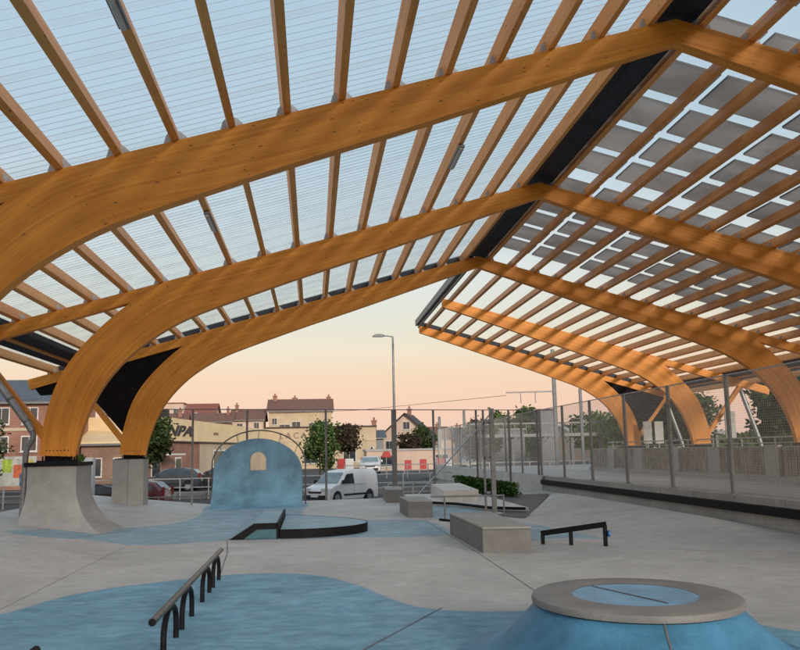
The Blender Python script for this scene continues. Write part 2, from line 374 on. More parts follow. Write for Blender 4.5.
ZONES = [B1, B2, B3, B4]
VC = (2.5, 6.80); VRX, VRY, VH = .765, .86, .5
def pipe_profile(y):       # concave transition of the tombstone wall near y=27.6..28.9
    return 0
def ground(x, y):
    z = .115*max(0., -3.45-x)*sstep(4, 9, y)                                  # gentle bank rising to the left
    if y > 12 and x > 4.2:
        sd = poly_sd(x, y, BANK)
        if sd > 0:
            df = min(math.hypot(x-(a[0]+(b[0]-a[0])*t), y-(a[1]+(b[1]-a[1])*t)) for a, b in zip(FOOT, FOOT[1:]) for t in (0, .25, .5, .75, 1))
            z += .26*sstep(0, 3.6, df)*min(1, sd/1.2+.15)
    return z
def build_floor():
    x0, x1, y0, y1 = -7.2, 8.58, -6.0, 31.4; st = .13
    nx = int((x1-x0)/st)+1; ny = int((y1-y0)/st)+1
    V = []; pa = []; fd = []
    for j in range(ny+1):
        y = y0+(y1-y0)*j/ny
        for i in range(nx+1):
            x = x0+(x1-x0)*i/nx
            yy = y
            if j == ny: yy = 29.3 + (x+7.2)*.19                                # oblique back edge of the slab
            elif y > 28.6: yy = min(y, 29.3 + (x+7.2)*.19 - .02*(ny-j))
            V.append((x, yy, ground(x, yy)))
            sds = [poly_sd(x, yy, z) for z in ZS]; pa.append(max(sds)); fd.append(1.0 if sds[0] == max(sds) else .68)
    F = []
    for j in range(ny):
        for i in range(nx):
            a = j*(nx+1)+i; F.append((a, a+1, a+nx+2, a+nx+1))
    # skirt
    def skirt(idx):
        base = len(V)
        for k in idx: V.append((V[k][0], V[k][1], -1.4)); pa.append(-1); fd.append(1)
        for k in range(len(idx)-1): F.append((idx[k], idx[k+1], base+k+1, base+k))
    skirt([ny*(nx+1)+i for i in range(nx+1)]); skirt([j*(nx+1) for j in range(ny+1)])
    me = bpy.data.meshes.new('skatepark_floor'); me.from_pydata(V, [], F)
    at = me.attributes.new('paint', 'FLOAT', 'POINT'); at.data.foreach_set('value', pa)
    at = me.attributes.new('fade', 'FLOAT', 'POINT'); at.data.foreach_set('value', fd)
    for p in me.polygons: p.use_smooth = True
    me.set_sharp_from_angle(angle=R(40))
    me.materials.append(FLOOR)
    o = bpy.data.objects.new('skatepark_floor', me); COL.objects.link(o); struct(o)
    import bmesh
    bm = bmesh.new(); bm.from_mesh(me); bmesh.ops.recalc_face_normals(bm, faces=bm.faces); bm.to_mesh(me); bm.free()
    return o
ZS = [smooth_poly(z, 4) if z is not B1 else B1 for z in ZONES]
ZS[0] = B1[:2] + smooth_poly(B1[2:19], 4, False) + B1[19:]
fl = build_floor()
def strip(pts, w, name):
    mb = MB(); P = []
    for a, b in zip(pts, pts[1:]):
        n = max(1, int(math.hypot(b[0]-a[0], b[1]-a[1])/.25))
        for k in range(n): P.append((a[0]+(b[0]-a[0])*k/n, a[1]+(b[1]-a[1])*k/n))
    P.append(pts[-1])
    for a, b in zip(P, P[1:]):
        dx, dy = b[0]-a[0], b[1]-a[1]; l = math.hypot(dx, dy) or 1; nx, ny = -dy/l*w/2, dx/l*w/2
        mb.face([(a[0]-nx, a[1]-ny, ground(a[0], a[1])+.006), (b[0]-nx, b[1]-ny, ground(b[0], b[1])+.006), (b[0]+nx, b[1]+ny, ground(b[0], b[1])+.006), (a[0]+nx, a[1]+ny, ground(a[0], a[1])+.006)])
    return mb.build(name, SEAM, fl, org=(0, 0, 0))
for pts, w in [([(-3.45, 6.0), (-3.45, 16.9)], .006), ([(2.63, 20.8), (2.62, 13.9), (2.56, 10.0), (2.5, 8.2)], .010), ([(1.34, 9.36), (.38, 7.5), (-.4, 5.9)], .014),
               ([(-1.66, 17.3), (-1.45, 15.2), (-1.3, 12.6)], .014), ([(-4.6, 17.2), (-3.9, 19.8)], .014), ([(5.3, 13.9), (7.4, 12.6), (8.5, 10.9)], .014), ([(-7, 24.5), (8, 24.5)], .012)]:
    strip(pts, w, 'expansion_joint')

# far ground
def terr(x, y):
    return -1.12 + .85*sstep(52, 63, y)
mb = MB()
ys = [-150, -40, 0, 30, 45, 52, 54, 56, 58, 60, 62, 64, 80, 120, 250, 900, 4000]
for a, b in zip(ys, ys[1:]):
    mb.face([(-4000, a, terr(0, a)), (4000, a, terr(0, a)), (4000, b, terr(0, b)), (-4000, b, terr(0, b))])
struct(mb.build('ground', ASPH))
mb = MB(); mb.box((-60, 54.5, -1.6), (9, 56, -.62)); struct(mb.build('pavement', PAVE))
mb = MB()
for i in range(9):      # parking bay lines
    x = -14+i*2.6; mb.face([(x, 44.5, terr(0, 45)+.006), (x+.1, 44.5, terr(0, 45)+.006), (x+.1, 49.5, terr(0, 45)+.006), (x, 49.5, terr(0, 45)+.006)])
struct(mb.build('road_marking', WHITE))

# right-hand deck: step, kerb, terrace
mb = MB(); mb.box((8.6, -6, -1.3), (9.05, 62, .455)); mb.box((8.60, 32.5, .455), (8.70, 62, .60))
o = mb.build('retaining_wall', WALLC); tag(o, 'low pale concrete retaining wall under the right-hand fence', 'wall')
mb = MB(); mb.box((8.585, 32.45, -.3), (8.599, 62, .60)); mb.build('pale_render', PALEC, o, org=(0, 0, 0))
mb = MB(); mb.box((8.51, -6, .30), (8.64, 32.4, .465)); c_ = mb.build('coping', BLK, o, org=(0, 0, 0)); bevel(c_, .008)
mb = MB(); y = -6
while y < 61:
    mb.box((8.70, y, .458), (9.02, y+1.94, .60)); y += 1.96
kb = mb.build('kerb', WALLC, o, org=(0, 0, 0)); bevel(kb, .012)
mb = MB(); mb.box((9.05, -6, -1.3), (40, 62, .40)); struct(mb.build('terrace', CONC))
# single dark, nearly level quad just above the floor behind the ledge
mb = MB(); mb.face([(5.0, 20.4, .012), (8.25, 30.2, .06), (6.0, 30.6, .03), (4.55, 21.6, .012)]); o = mb.build('dark_quad', DARKQ)
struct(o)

# ------------------------------------------------------------------ roof canopy
AX = 5.34; ZR = 7.85; SL = .277; Y1 = 11.45; SP = 7.8; TH = .22
roofz = lambda dx: ZR - SL*dx
canopy = empty('timber_canopy', (AX, 19, 0), 'huge vaulted timber canopy with glulam arches and see-through roof over the skatepark', 'canopy')
outer = [(0,7.85),(2,7.296),(4,6.742),(5.7,6.271),(7,5.911),(8.1,5.606),(8.75,5.36),(9.3,5.02),(9.85,4.55),(10.28,4.10),(10.62,3.65),(10.85,3.2),(11.0,2.72),(11.1,2.25),(11.15,1.70)]
inner = [(0,7.49),(2,6.80),(3.95,6.12),(5.5,5.60),(6.6,5.21),(7.45,4.90),(8.0,4.68),(8.5,4.42),(9.05,4.05),(9.48,3.65),(9.8,3.26),(10.03,2.87),(10.2,2.46),(10.32,2.08),(10.40,1.66)]
OC = smooth_poly(outer, 5, False); IC = smooth_poly(inner, 5, False)
def arch_member(y, s):
    mb = MB(); n = len(OC); u = 0; US = [0]
    for i in range(1, n): u += math.hypot(OC[i][0]-OC[i-1][0], OC[i][1]-OC[i-1][1]); US.append(u)
    off = random.uniform(0, 50)
    M_ = 8
    for i in range(n-1):
        for yy, fl_ in ((y, 0), (y+TH, 1)):
            for q in range(M_):
                pts = []; uv = []
                for (k, t) in ((i, q/M_), (i+1, q/M_), (i+1, (q+1)/M_), (i, (q+1)/M_)):
                    ox, oz = OC[k]; ix, iz = IC[k]; x = ox+(ix-ox)*t; z = oz+(iz-oz)*t
                    d = math.hypot(ox-ix, oz-iz)
                    pts.append((AX+s*x, yy, z)); uv.append((US[k]+off, d*t))
                if (s < 0) == (fl_ == 0): pts.reverse(); uv.reverse()
                mb.face(pts, uv)
        for C_, w in ((OC, 0), (IC, 1)):
            a, b = C_[i], C_[i+1]
            pts = [(AX+s*a[0], y, a[1]), (AX+s*b[0], y, b[1]), (AX+s*b[0], y+TH, b[1]), (AX+s*a[0], y+TH, a[1])]
            uv = [(US[i]+off, 0), (US[i+1]+off, 0), (US[i+1]+off, TH), (US[i]+off, TH)]
            mb.face(pts, uv)
    for C in ((0), (n-1)):
        o_, i_ = OC[C], IC[C]
        mb.face([(AX+s*o_[0], y, o_[1]), (AX+s*i_[0], y, i_[1]), (AX+s*i_[0], y+TH, i_[1]), (AX+s*o_[0], y+TH, o_[1])], [(0, 0), (.1, .4), (.2, .4), (0, .1)])
    return mb
def quad_prism(mb, pts, y0, y1, off):
    "pts in (x,z); long axis along the first edge"
    a = Vector((pts[0][0], 0, pts[0][1])); ex = (Vector((pts[1][0], 0, pts[1][1]))-a).normalized(); ez = Vector((-ex.z, 0, ex.x))
    def uv(p, yy): q = Vector((p[0], 0, p[1]))-a; return (q.dot(ex)+off, q.dot(ez)+.7)
    A = [(p[0], y0, p[1]) for p in pts]; B = [(p[0], y1, p[1]) for p in pts]
    mb.face(A, [uv(p, 0) for p in pts]); mb.face(B[::-1], [uv(p, 0) for p in pts][::-1])
    for i in range(len(pts)):
        j = (i+1) % len(pts); ui, uj = uv(pts[i], 0), uv(pts[j], 0)
        mb.face([A[i], B[i], B[j], A[j]], [ui, (ui[0], ui[1]+.2), (uj[0], uj[1]+.2), uj])
XS = lambda s, dx: AX+s*dx
arches = [(-1, (-1, 1)), (0, (-1, 1)), (1, (-1, 1)), (2, (-1, 1)), (3, (-1, 1)), (4, (1,)), (5, (1,))]
for k, sides in arches:
    y = Y1+(k-1)*SP
    for s in sides:
        g = part(arch_member(y, s), 'glulam_arch', WOOD, canopy, smooth=True)
        mb = MB()      # straight tail of the rafter beyond the knee
        quad_prism(mb, [(XS(s, 8.0), roofz(8.0)-.002), (XS(s, 13.93), roofz(13.93)), (XS(s, 13.84), roofz(13.93)-.30), (XS(s, 9.0), roofz(9.0)-.27)], y+.006, y+TH-.006, random.uniform(0, 40))
        sub(mb, 'rafter_tail', WOOD, g, canopy, merge=True)
        mb = MB()      # strut from foot to tail
        quad_prism(mb, [(XS(s, 11.08), 1.98), (XS(s, 12.74), 4.07), (XS(s, 12.58), 4.13), (XS(s, 11.08), 2.23)], y+.02, y+TH-.02, random.uniform(0, 40))
        sub(mb, 'strut', WOOD, g, canopy, merge=True)
        mb = MB()      # steel shoe, studs
        mb.box((min(XS(s, 10.36), XS(s, 11.19)), y-.02, 1.555), (max(XS(s, 10.36), XS(s, 11.19)), y+TH+.02, 1.59))
        for i in range(6):
            x = XS(s, 10.47+i*.12); mb.box((x-.012, y-.005, 1.59), (x+.012, y+.03, 1.68)); mb.box((x-.012, y+TH-.03, 1.59), (x+.012, y+TH, 1.68))
        mb.box((min(XS(s, 10.5), XS(s, 11.05)), y+.09, 1.59), (max(XS(s, 10.5), XS(s, 11.05)), y+.13, 1.72))
        for i in range(7):
            x = XS(s, 10.55+i*.075); mb.tube([(x, y-.006, 1.80), (x, y+.01, 1.80)], .014, 6)
        sub(mb, 'steel_shoe', BLK, g, canopy)
# gable cladding at the end arches
for (k, s) in ((3, -1), (5, 1)):
    y = Y1+(k-1)*SP+.06
    i0 = [i for i, p in enumerate(OC) if p[0] > 8.75][0]
    out_ = [OC[i] for i in range(i0, len(OC)) if OC[i][1] > 2.25]
    poly = [(XS(s, p[0]), y, p[1]) for p in out_] + [(XS(s, 12.55), y, 4.03), (XS(s, 12.4), y, roofz(12.4)-.25), (XS(s, 9.4), y, roofz(9.4)-.25)]
    mb = MB(); mb.prism(poly, (0, .04, 0))
    for i in range(4):
        dx = 9.75+i*.62; zt = roofz(dx)-.27
        zb = min(p[1] for p in out_ if p[0] <= dx) if dx < 10.9 else 2.3+(dx-11.1)*1.17
        mb.box((XS(s, dx)-.015, y-.012, zb+.05), (XS(s, dx)+.015, y-.001, zt))
    part(mb, 'gable_cladding', BLKC, canopy)
    mb = MB(); mb.prism([(XS(s, 12.75), y, 3.98), (XS(s, 13.72), y, roofz(13.8)-.29), (XS(s, 13.55), y, 3.52), (XS(s, 12.55), y, 3.58)], (0, .12, 0)); part(mb, 'gable_cladding', BLKC, canopy)

# purlins
PH = .235; PW = .105; PITCH = .754
ca = math.cos(math.atan(SL)); sa = math.sin(math.atan(SL))
def purlin(s, dx, ya, yb):
    mb = MB(); off = random.uniform(0, 60)
    # section perpendicular to the slope, standing on the rafter
    b0 = Vector((XS(s, dx), 0, roofz(dx)+.002)); ax = Vector((s*ca, 0, -sa)); up = Vector((s*sa, 0, ca))
    c = [b0, b0+ax*PW, b0+ax*PW+up*PH, b0+up*PH]
    segs = [(0, 1, 0), (1, 2, PW), (2, 3, 0), (3, 0, PW)]
    for a, b_, v in segs:
        L_ = (c[a]-c[b_]).length
        mb.face([c[a]+Vector((0, ya, 0)), c[b_]+Vector((0, ya, 0)), c[b_]+Vector((0, yb, 0)), c[a]+Vector((0, yb, 0))], [(ya+off, v), (ya+off, v+L_), (yb+off, v+L_), (yb+off, v)])
    mb.face([p+Vector((0, ya, 0)) for p in c]); mb.face([p+Vector((0, yb, 0)) for p in c][::-1])
    return mb, c, ax, up
YA = -4.6
for s, yb in ((-1, 27.72), (1, 43.05)):
    for i in range(18):
        dx = .34+PITCH*i
        mb, c, ax, up = purlin(s, dx, YA, yb)
        p = part(mb, 'purlin', PURL, canopy, merge=True)
        if s < 0 and i in (4, 7):
            mb = MB(); y = YA+.2
            while y < yb-.2:
                q = c[0]+up*(PH-.035)-ax*.03+Vector((0, y, 0)); mb.box((q.x-.007, q.y-.007, q.z+.012), (q.x+.007, q.y+.007, q.z+.03)); y += .177
            sub(mb, 'screw_row', BLK, p, canopy)
        for k in range(0, 6):
            y = Y1+(k-1)*SP
            if y > yb-.2 or (s > 0 and k > 3): continue
            mb = MB()
            for e, dr in ((c[0], -1), (c[1], 1)):
                for yy in (y+.05,):
                    q = e+Vector((0, yy, 0)); w = ax*dr
                    mb.prism([q+w*.004, q+w*.12, q+w*.05+up*.12, q+w*.004+up*.15], (0, .006, 0))
            sub(mb, 'angle_bracket', PLATE, p, canopy)
# ridge lining, eaves gutters, verge boards, fascia
mb = MB()
zt = ZR+PH
mb.prism([(AX-.335, YA, roofz(.335)+.12), (AX, YA, ZR+.15), (AX+.335, YA, roofz(.335)+.12), (AX+.335, YA, roofz(.335)+.2), (AX, YA, ZR+.26), (AX-.335, YA, roofz(.335)+.2)], (0, 27.72-YA, 0))
part(mb, 'ridge_lining', RIDGE, canopy)
for s, yb in ((-1, 27.72), (1, 43.05)):
    mb = MB(); a, b = 12.10, 12.80
    mb.prism([(XS(s, a), YA, roofz(a)+.04), (XS(s, b), YA, roofz(b)+.04), (XS(s, b), YA, roofz(b)+.19), (XS(s, a), YA, roofz(a)+.19)], (0, yb-YA, 0))
    part(mb, 'gutter_box', RIDGE, canopy)
    mb = MB(); mb.prism([(XS(s, .05), yb, ZR-.03), (XS(s, 13.5), yb, roofz(13.5)-.01), (XS(s, 13.5), yb, roofz(13.5)+.28), (XS(s, .05), yb, ZR+.28)], (0, .06, 0))
    part(mb, 'verge_board', RIDGE, canopy)
mb = MB(); mb.box((AX-.03, 27.80, ZR-.06), (AX+.04, 43.1, ZR+.34)); mb.box((AX-.16, 27.80, ZR+.05), (AX-.034, 43.1, ZR+.33)); part(mb, 'ridge_fascia', GALVD, canopy)
# corrugated sheets
def sheet(s, ya, yb, name, amp, m):
    mb = MB(); n = int((yb-ya)/.177*12); V = []; F = []
    for j in range(n+1):
        y = ya+(yb-ya)*j/n; w = amp*math.sin(2*math.pi*(y-ya)/.177)
        for dx in (.12, 13.62):
            V.append((XS(s, dx)+s*sa*w - AX, y-19, roofz(dx)+(PH+.027)/ca+w*ca))
    for j in range(n):
        a = 2*j; F.append((a, a+1, a+3, a+2))
    me = bpy.data.meshes.new(name); me.from_pydata(V, [], F); me.materials.append(m)
    for p in me.polygons: p.use_smooth = True
    o = bpy.data.objects.new(name, me); COL.objects.link(o); o.parent = canopy
sheet(-1, YA, 27.8, 'corrugated_sheet', .024, SHEET); sheet(1, YA, 43.1, 'clear_sheet', .0, CLEAR)
# solar modules above the right slope
def pv_box(mb, a, b, y0, y1):
    h0 = (PH+.13)/ca
    mb.prism([(XS(1, a), y0, roofz(a)+h0), (XS(1, b), y0, roofz(b)+h0), (XS(1, b), y0, roofz(b)+h0+.04), (XS(1, a), y0, roofz(a)+h0+.04)], (0, y1-y0, 0), side=[0, 1, 0, 1])
PVF = mat('module_frame', (.06, .06, .065), .6, 8, .2)
rest = MB()
for k in range(0, 3):
    yk = Y1+(k-1)*SP
    for r_, (u0, u1) in enumerate([(.20, 1.44), (1.71, 2.91), (3.20, 4.36), (4.64, 5.85), (6.13, 7.30)]):
        for c in range(8):
            a = .10+1.555*c; b = a+1.44
            if c == 0: a = .18
            if k == 0 and c >= 4: pv_box(rest, a, b, yk+u0+.03, yk+u1-.035); continue
            mb = MB(); pv_box(mb, a, b, yk+u0+.03, yk+u1-.035); part(mb, 'solar_module', [PV, PVF], canopy)
o = part(rest, 'solar_module', [PV, PVF], canopy); o['kind'] = 'stuff'
# downpipes
def downpipe(s, k, lab):
    y = Y1+(k-1)*SP-.09
    mb = MB()
    pts = [(XS(s, 12.75), y, 4.25), (XS(s, 12.68), y, 4.05), (XS(s, 11.98), y, 3.20), (XS(s, 11.36), y, 2.36), (XS(s, 11.28), y, 2.22)]
    root = empty('downpipe', (XS(s, 11.4), y, .1), lab, 'downpipe', 'rainwater pipes at the arch feet')
    mb.tube(pts, .078, 14)
    part(mb, 'sloping_pipe', GALV, root, smooth=True)
    mb = MB(); mb.tube([(XS(s, 11.28), y, 2.22), (XS(s, 11.25), y, 2.12), (XS(s, 11.27), y, 2.02), (XS(s, 11.37), y, 1.88), (XS(s, 11.39), y, 1.7), (XS(s, 11.42), y, .16)], .062, 14)
    part(mb, 'standing_pipe', GALVD, root, smooth=True)
    mb = MB()
    for z_, x_ in ((2.9, 11.755), (2.42, 11.40)):
        mb = MB(); p = Vector((XS(s, x_), y, z_)); d = Vector((s*.57, 0, .8)).normalized(); mb.tube([p-d*.02, p+d*.02], .086, 14); part(mb, 'pipe_collar', GALVD, root)
downpipe(-1, 2, 'round zinc downpipe slanting to the nearest left arch foot')

# ceiling lights on purlins
def tube_light(dx, y, lab):
    x = AX-dx-.02; z = roofz(dx)-.02
    root = empty('tube_light', (x, y, z), lab, 'ceiling light', 'tube lights under the purlins')
    sc = Matrix.Translation((x, y, z-.035))
    mb = MB(); mb.box((-.055, -.62, -.01), (.055, .62, .03), sc); part(mb, 'housing', GALVD, root)
    mb = MB(); mb.tube([(x, y-.58, z-.05), (x, y+.58, z-.05)], .035, 10); part(mb, 'diffuser', FROST, root, smooth=True)
tube_light(.34+PITCH*9+.02, 7.60, 'grey tube light under a purlin near the top left edge')
tube_light(.34+PITCH*9+.02, 15.5, 'grey tube light under a purlin between the two nearest left beams')
tube_light(.34+PITCH*3+.02, 15.4, 'grey tube light under a purlin near the dark ridge')

# ------------------------------------------------------------------ pedestals
def pier(x0, x1, y0, y1, zb, lab):
    mb = MB(); w = (x1-x0)
    mb.box((x0, y0, zb), (x0+w*.5-.008, y1, 1.555)); mb.box((x0+w*.5+.008, y0, zb), (x1, y1, 1.555)); mb.box((x0+.05, y0+.02, zb), (x1-.05, y1-.02, 1.545))
    o = mb.build('concrete_pier', WALLC, org=((x0+x1)/2, (y0+y1)/2, zb)); bevel(o, .012)
    return tag(o, lab, 'pier', 'concrete piers under the arches')
pier(-5.97, -5.06, 26.85, 27.65, -.2, 'square grey concrete pier under the farther left arch')
for k, lab in ((3, 'concrete pier under the nearest right arch behind the fence'), (4, 'concrete pier under the second right arch behind the fence'), (5, 'concrete pier under the farthest right arch behind the fence')):
    y = Y1+(k-1)*SP; pier(AX+10.3, AX+11.25, y-.1, y+.5, .3, lab)
for k, s in ((1, -1), (1, 1), (2, 1), (0, -1), (0, 1)):
    y = Y1+(k-1)*SP; xa = XS(s, 10.3); xb = XS(s, 11.25)
    mb = MB(); mb.box((min(xa, xb), y-.1, -.2), (max(xa, xb), y+.5, 1.555)); bevel(part(mb, 'foot_block', WALLC, canopy), .012)
# flared quarter-pipe pedestal of the second left arch
def flared():
    root = empty('quarter_pipe_pier', (-5.5, 19.6, 0), 'tall grey concrete quarter pipe flaring out under the nearest left arch foot', 'quarter pipe')
    X0, X1, YF, YB, ZT = -5.98, -4.98, 19.08, 20.35, 1.50
    Rr = 1.08; n = 26; mb = MB()
    def e(z):
        h = z-.02
        if h >= Rr: return 0.
        return Rr-math.sqrt(max(0, Rr*Rr-(Rr-h)**2))
    rows = []
    for i in range(n+1):
        t = i/n; z = ZT*(t**1.7)
        ex = e(max(z, .0)); rows.append((z, ex))
    m_ = 12
    def ring(z, ex):
        xl = X0-ex*.22; yf = YF-ex*1.05; xr = X1+ex*1.05; P = []
        for q in range(m_+1): P.append((xl+(xr-xl)*q/m_, yf))
        for q in range(1, m_+1): P.append((xr, yf+(YB-yf)*q/m_))
        return [(a, b, max(z, ground(a, b)-.02) if z > .03 else ground(a, b)-.004+z*.2) for a, b in P]
    R_ = [ring(*r_) for r_ in rows]
    for a, b in zip(R_, R_[1:]):
        for q in range(len(a)-1): mb.face([a[q], a[q+1], b[q+1], b[q]])
    # left side and back
    for a, b in zip(R_, R_[1:]):
        mb.face([(a[0][0], YB, a[0][2]), a[0], b[0], (b[0][0], YB, b[0][2])])
        mb.face([a[-1], (a[0][0], YB, a[-1][2]), (b[0][0], YB, b[-1][2]), b[-1]])
    mb.face([R_[-1][0], R_[-1][m_], R_[-1][-1], (X0, YB, ZT)])
    o = part(mb, 'flared_body', CONC, root, smooth=True)
    mb = MB(); mb.box((X0-.06, YF-.05, 1.47), (X1+.03, YF+.08, 1.555)); mb.box((X1-.08, YF+.08, 1.47), (X1+.03, YB, 1.55)); part(mb, 'steel_coping', BLK, root)
    mb = MB(); mb.box((X0, YF+.08, 1.40), (X1-.08, YB, 1.55)); part(mb, 'cap_slab', CONC, root)
flared()

# ------------------------------------------------------------------ skate objects
def blue_paint(o):
    me = o.data; at = me.attributes.new('paint', 'FLOAT', 'POINT'); at.data.foreach_set('value', [1.0]*len(me.vertices))
# volcano
def volcano():
    root = empty('volcano_ramp', (*VC, 0), 'round blue volcano ramp with a grey concrete rim in the foreground', 'skate ramp')
    n = 72; prof = []
    for i in range(25):
        t = i/24; prof.append((1.0+(1.02)*(1-t)**1.0, t))
    mb = MB(); rings = []
    for i in range(25):
        t = i/24
        r_ = 1.0+1.08*(1-t); z = -.012+(VH-.055)*(t**2.1)*1.0
        rings.append([(VC[0]+VRX*r_*math.cos(a), VC[1]+VRY*r_*math.sin(a), z) for a in [2*math.pi*k/n for k in range(n)]])
    for a, b in zip(rings, rings[1:]):
        for k in range(n): mb.face([a[k], a[(k+1)%n], b[(k+1)%n], b[k]])
    o = part(mb, 'flared_side', VOLC, root, smooth=True)
    mb = MB()
    pr_ = [(.97, VH-.07), (1.0, VH-.062), (1.035, VH-.055), (1.04, VH-.03), (1.03, VH-.008), (1.01, VH), (.62, VH)]
    rings = [[(VC[0]+VRX*q*math.cos(a), VC[1]+VRY*q*math.sin(a), z) for a in [2*math.pi*k/n for k in range(n)]] for q, z in pr_]
    for a, b in zip(rings, rings[1:]):
        for k in range(n): mb.face([a[k], a[(k+1)%n], b[(k+1)%n], b[k]])
    part(mb, 'rim', RIM, root, smooth=True)
    mb = MB(); mb.face([(VC[0]+VRX*.621*math.cos(a), VC[1]+VRY*.621*math.sin(a), VH-.002) for a in [2*math.pi*k/n for k in range(n)]])
    part(mb, 'blue_top', BLUETOP, root)
    mb = MB()
    mb.prism([(2.30, 7.26, VH), (2.315, 7.265, VH), (2.60, 6.36, VH), (2.585, 6.355, VH)], (0, 0, .004))
    part(mb, 'joint', SEAM, root)
    mb = MB()
    for i in range(10):     # seam down the flared side, towards the camera
        t = 1-i/10; t2 = 1-(i+1)/10; ang = -1.72
        P = []
        for tt in (t, t2):
            r_ = 1.0+1.08*(1-tt)+.004; z = -.012+(VH-.055)*(tt**2.1)+.004
            for da in (-.008, .008): P.append((VC[0]+VRX*r_*math.cos(ang+da), VC[1]+VRY*r_*math.sin(ang+da), z))
        mb.face([P[0], P[1], P[3], P[2]])
    part(mb, 'joint', SEAM, root)
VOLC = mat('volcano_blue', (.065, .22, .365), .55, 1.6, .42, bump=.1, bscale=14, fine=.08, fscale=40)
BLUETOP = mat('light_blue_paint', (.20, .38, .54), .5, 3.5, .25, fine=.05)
RIM = mat('rim_concrete', (.225, .215, .205), .6, 2.5, .2, bump=.15, bscale=50, fine=.10, fscale=60)
volcano()
# ledges
def ledge(pts, z, zb, lab):
    cx = sum(p[0] for p in pts)/4; cy = sum(p[1] for p in pts)/4
    root = empty('skate_ledge', (cx, cy, 0), lab, 'ledge', 'concrete ledges in a row')
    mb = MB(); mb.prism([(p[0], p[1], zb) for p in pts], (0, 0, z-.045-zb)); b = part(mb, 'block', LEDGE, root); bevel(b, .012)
    g = [(p[0]+(p[0]-cx)*.006, p[1]+(p[1]-cy)*.004) for p in pts]
    mb = MB(); mb.prism([(p[0]+(cx-p[0])*.012, p[1]+(cy-p[1])*.004, z-.045) for p in pts], (0, 0, .018)); part(mb, 'shadow_gap', SEAM, root)
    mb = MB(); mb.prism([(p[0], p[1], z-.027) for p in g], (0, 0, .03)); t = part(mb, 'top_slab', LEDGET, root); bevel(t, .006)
ledge([(2.70, 14.02), (3.46, 13.90), (3.50, 17.5), (2.68, 17.3)], .405, -.01, 'long grey concrete ledge nearest the camera, right of centre')
ledge([(2.34, 21.78), (2.93, 21.66), (2.98, 23.9), (2.33, 23.9)], .405, -.01, 'middle grey concrete ledge in the row of three')
ledge([(2.33, 28.20), (2.86, 28.10), (2.98, 30.6), (2.42, 30.8)], .42, -.2, 'farthest grey concrete ledge near the white van')
# manual pad with curved platform
def manual_pad():
    root = empty('manual_pad', (-.2, 19, 0), 'low blue manual pad with curved black steel edge and a sloped side', 'manual pad')
    X0, X1, X2, Z, Ya, Yb = -1.64, -1.16, -.71, .30, 17.42, 21.65
    mb = MB(); mb.prism([(X0+.28, Ya+.02, .01), (X2-.01, Ya+.02, .01), (X2-.01, Ya+.02, Z-.11), (X1+.06, Ya+.02, Z-.11)], (0, Yb-Ya-.04, 0)); part(mb, 'teal_panel', TEAL, root)
    mb = MB()
    mb.prism([(X0, Ya, 0), (X0+.27, Ya, 0), (X1+.06, Ya, Z-.115), (X2, Ya, Z-.115), (X2, Ya, Z), (X1, Ya, Z)], (0, .05, 0)); part(mb, 'steel_edge', BLK, root)
    mb = MB(); mb.prism([(X0+.012, Ya+.051, .006), (X1, Ya+.051, Z-.004), (X2, Ya+.051, Z-.004), (X2, Ya+.051, .004)], (0, Yb-Ya-.06, 0)); o = part(mb, 'ramp_block', PADTOP, root)
    mb = MB(); mb.box((X2-.012, Ya, .0), (X2+.03, Yb, Z+.003)); part(mb, 'steel_edge', BLK, root)
    D = smooth_poly([(-.65, 17.42), (-.1, 17.40), (.45, 17.62), (.86, 17.98), (1.10, 18.55), (1.08, 19.2), (.80, 19.85), (.25, 20.6), (-.25, 21.1), (-.66, 21.45)], 6, False)
    mb = MB(); mb.prism([(x, y, .0) for x, y in D], (0, 0, .172)); part(mb, 'round_platform', PADTOP, root)
    mb = MB(); G_ = []
    cx, cy = .1, 19.4
    for (a, b) in zip(D, D[1:]):
        def o_(p, q=.022): l = math.hypot(p[0]-cx, p[1]-cy); return (p[0]+(p[0]-cx)/l*q, p[1]+(p[1]-cy)/l*q)
        mb.prism([(*a, 0), (*o_(a), 0), (*o_(b), 0), (*b, 0)], (0, 0, .177))
    part(mb, 'steel_edge', BLK, root)
PADTOP = mat('worn_blue_concrete', (.22, .36, .44), .5, 1.8, .22, bump=.1, bscale=30, fine=.07)
manual_pad()
# grind rail with hoop legs
def grind_rail(x, ya, yb, za, zb, legs, lab, n0=True):
    root = empty('grind_rail', (x, (ya+yb)/2, 0), lab, 'grind rail')
    L_ = yb-ya; zz = lambda y: za+(zb-za)*(y-ya)/L_
    mb = MB(); mb.tube([(x, ya, za), (x, yb, zb)], .030, 16); part(mb, 'rail', RAILM, root, smooth=True)
    mb = MB()
    for y, z, s_ in ((ya, za, -1), (yb, zb, 1)): mb.tube([(x, y, z), (x, y+s_*.006, z)], .0306, 16)
    part(mb, 'end_cap', BLK, root)
    for y in legs:
        h = zz(y)-.03; w = .34; P = [(x, y-w, -.02)]
        r_ = w*1.0
        for k in range(13):
            a = math.pi*(1-k/12); P.append((x, y+r_*math.cos(a), h-.20+.20*math.sin(a)))
        P.append((x, y+w, -.02)); mb = MB(); mb.tube(P, .026, 10); part(mb, 'hoop_leg', BLK, root, smooth=True)
RAILM = mat('worn_rail_steel', (.085, .08, .078), .38, 14, .5, metal=.5, spec=.5)
grind_rail(-1.26, 7.18, 12.30, .36, .36, [8.06, 9.10, 10.64, 11.70], 'long low steel grind rail on four black hoop legs')
RAILM = BLK
grind_rail(-1.87, 2.2, 6.30, .365, .365, [3.0, 4.4, 5.7], 'black rail end peeking in at the bottom left corner')
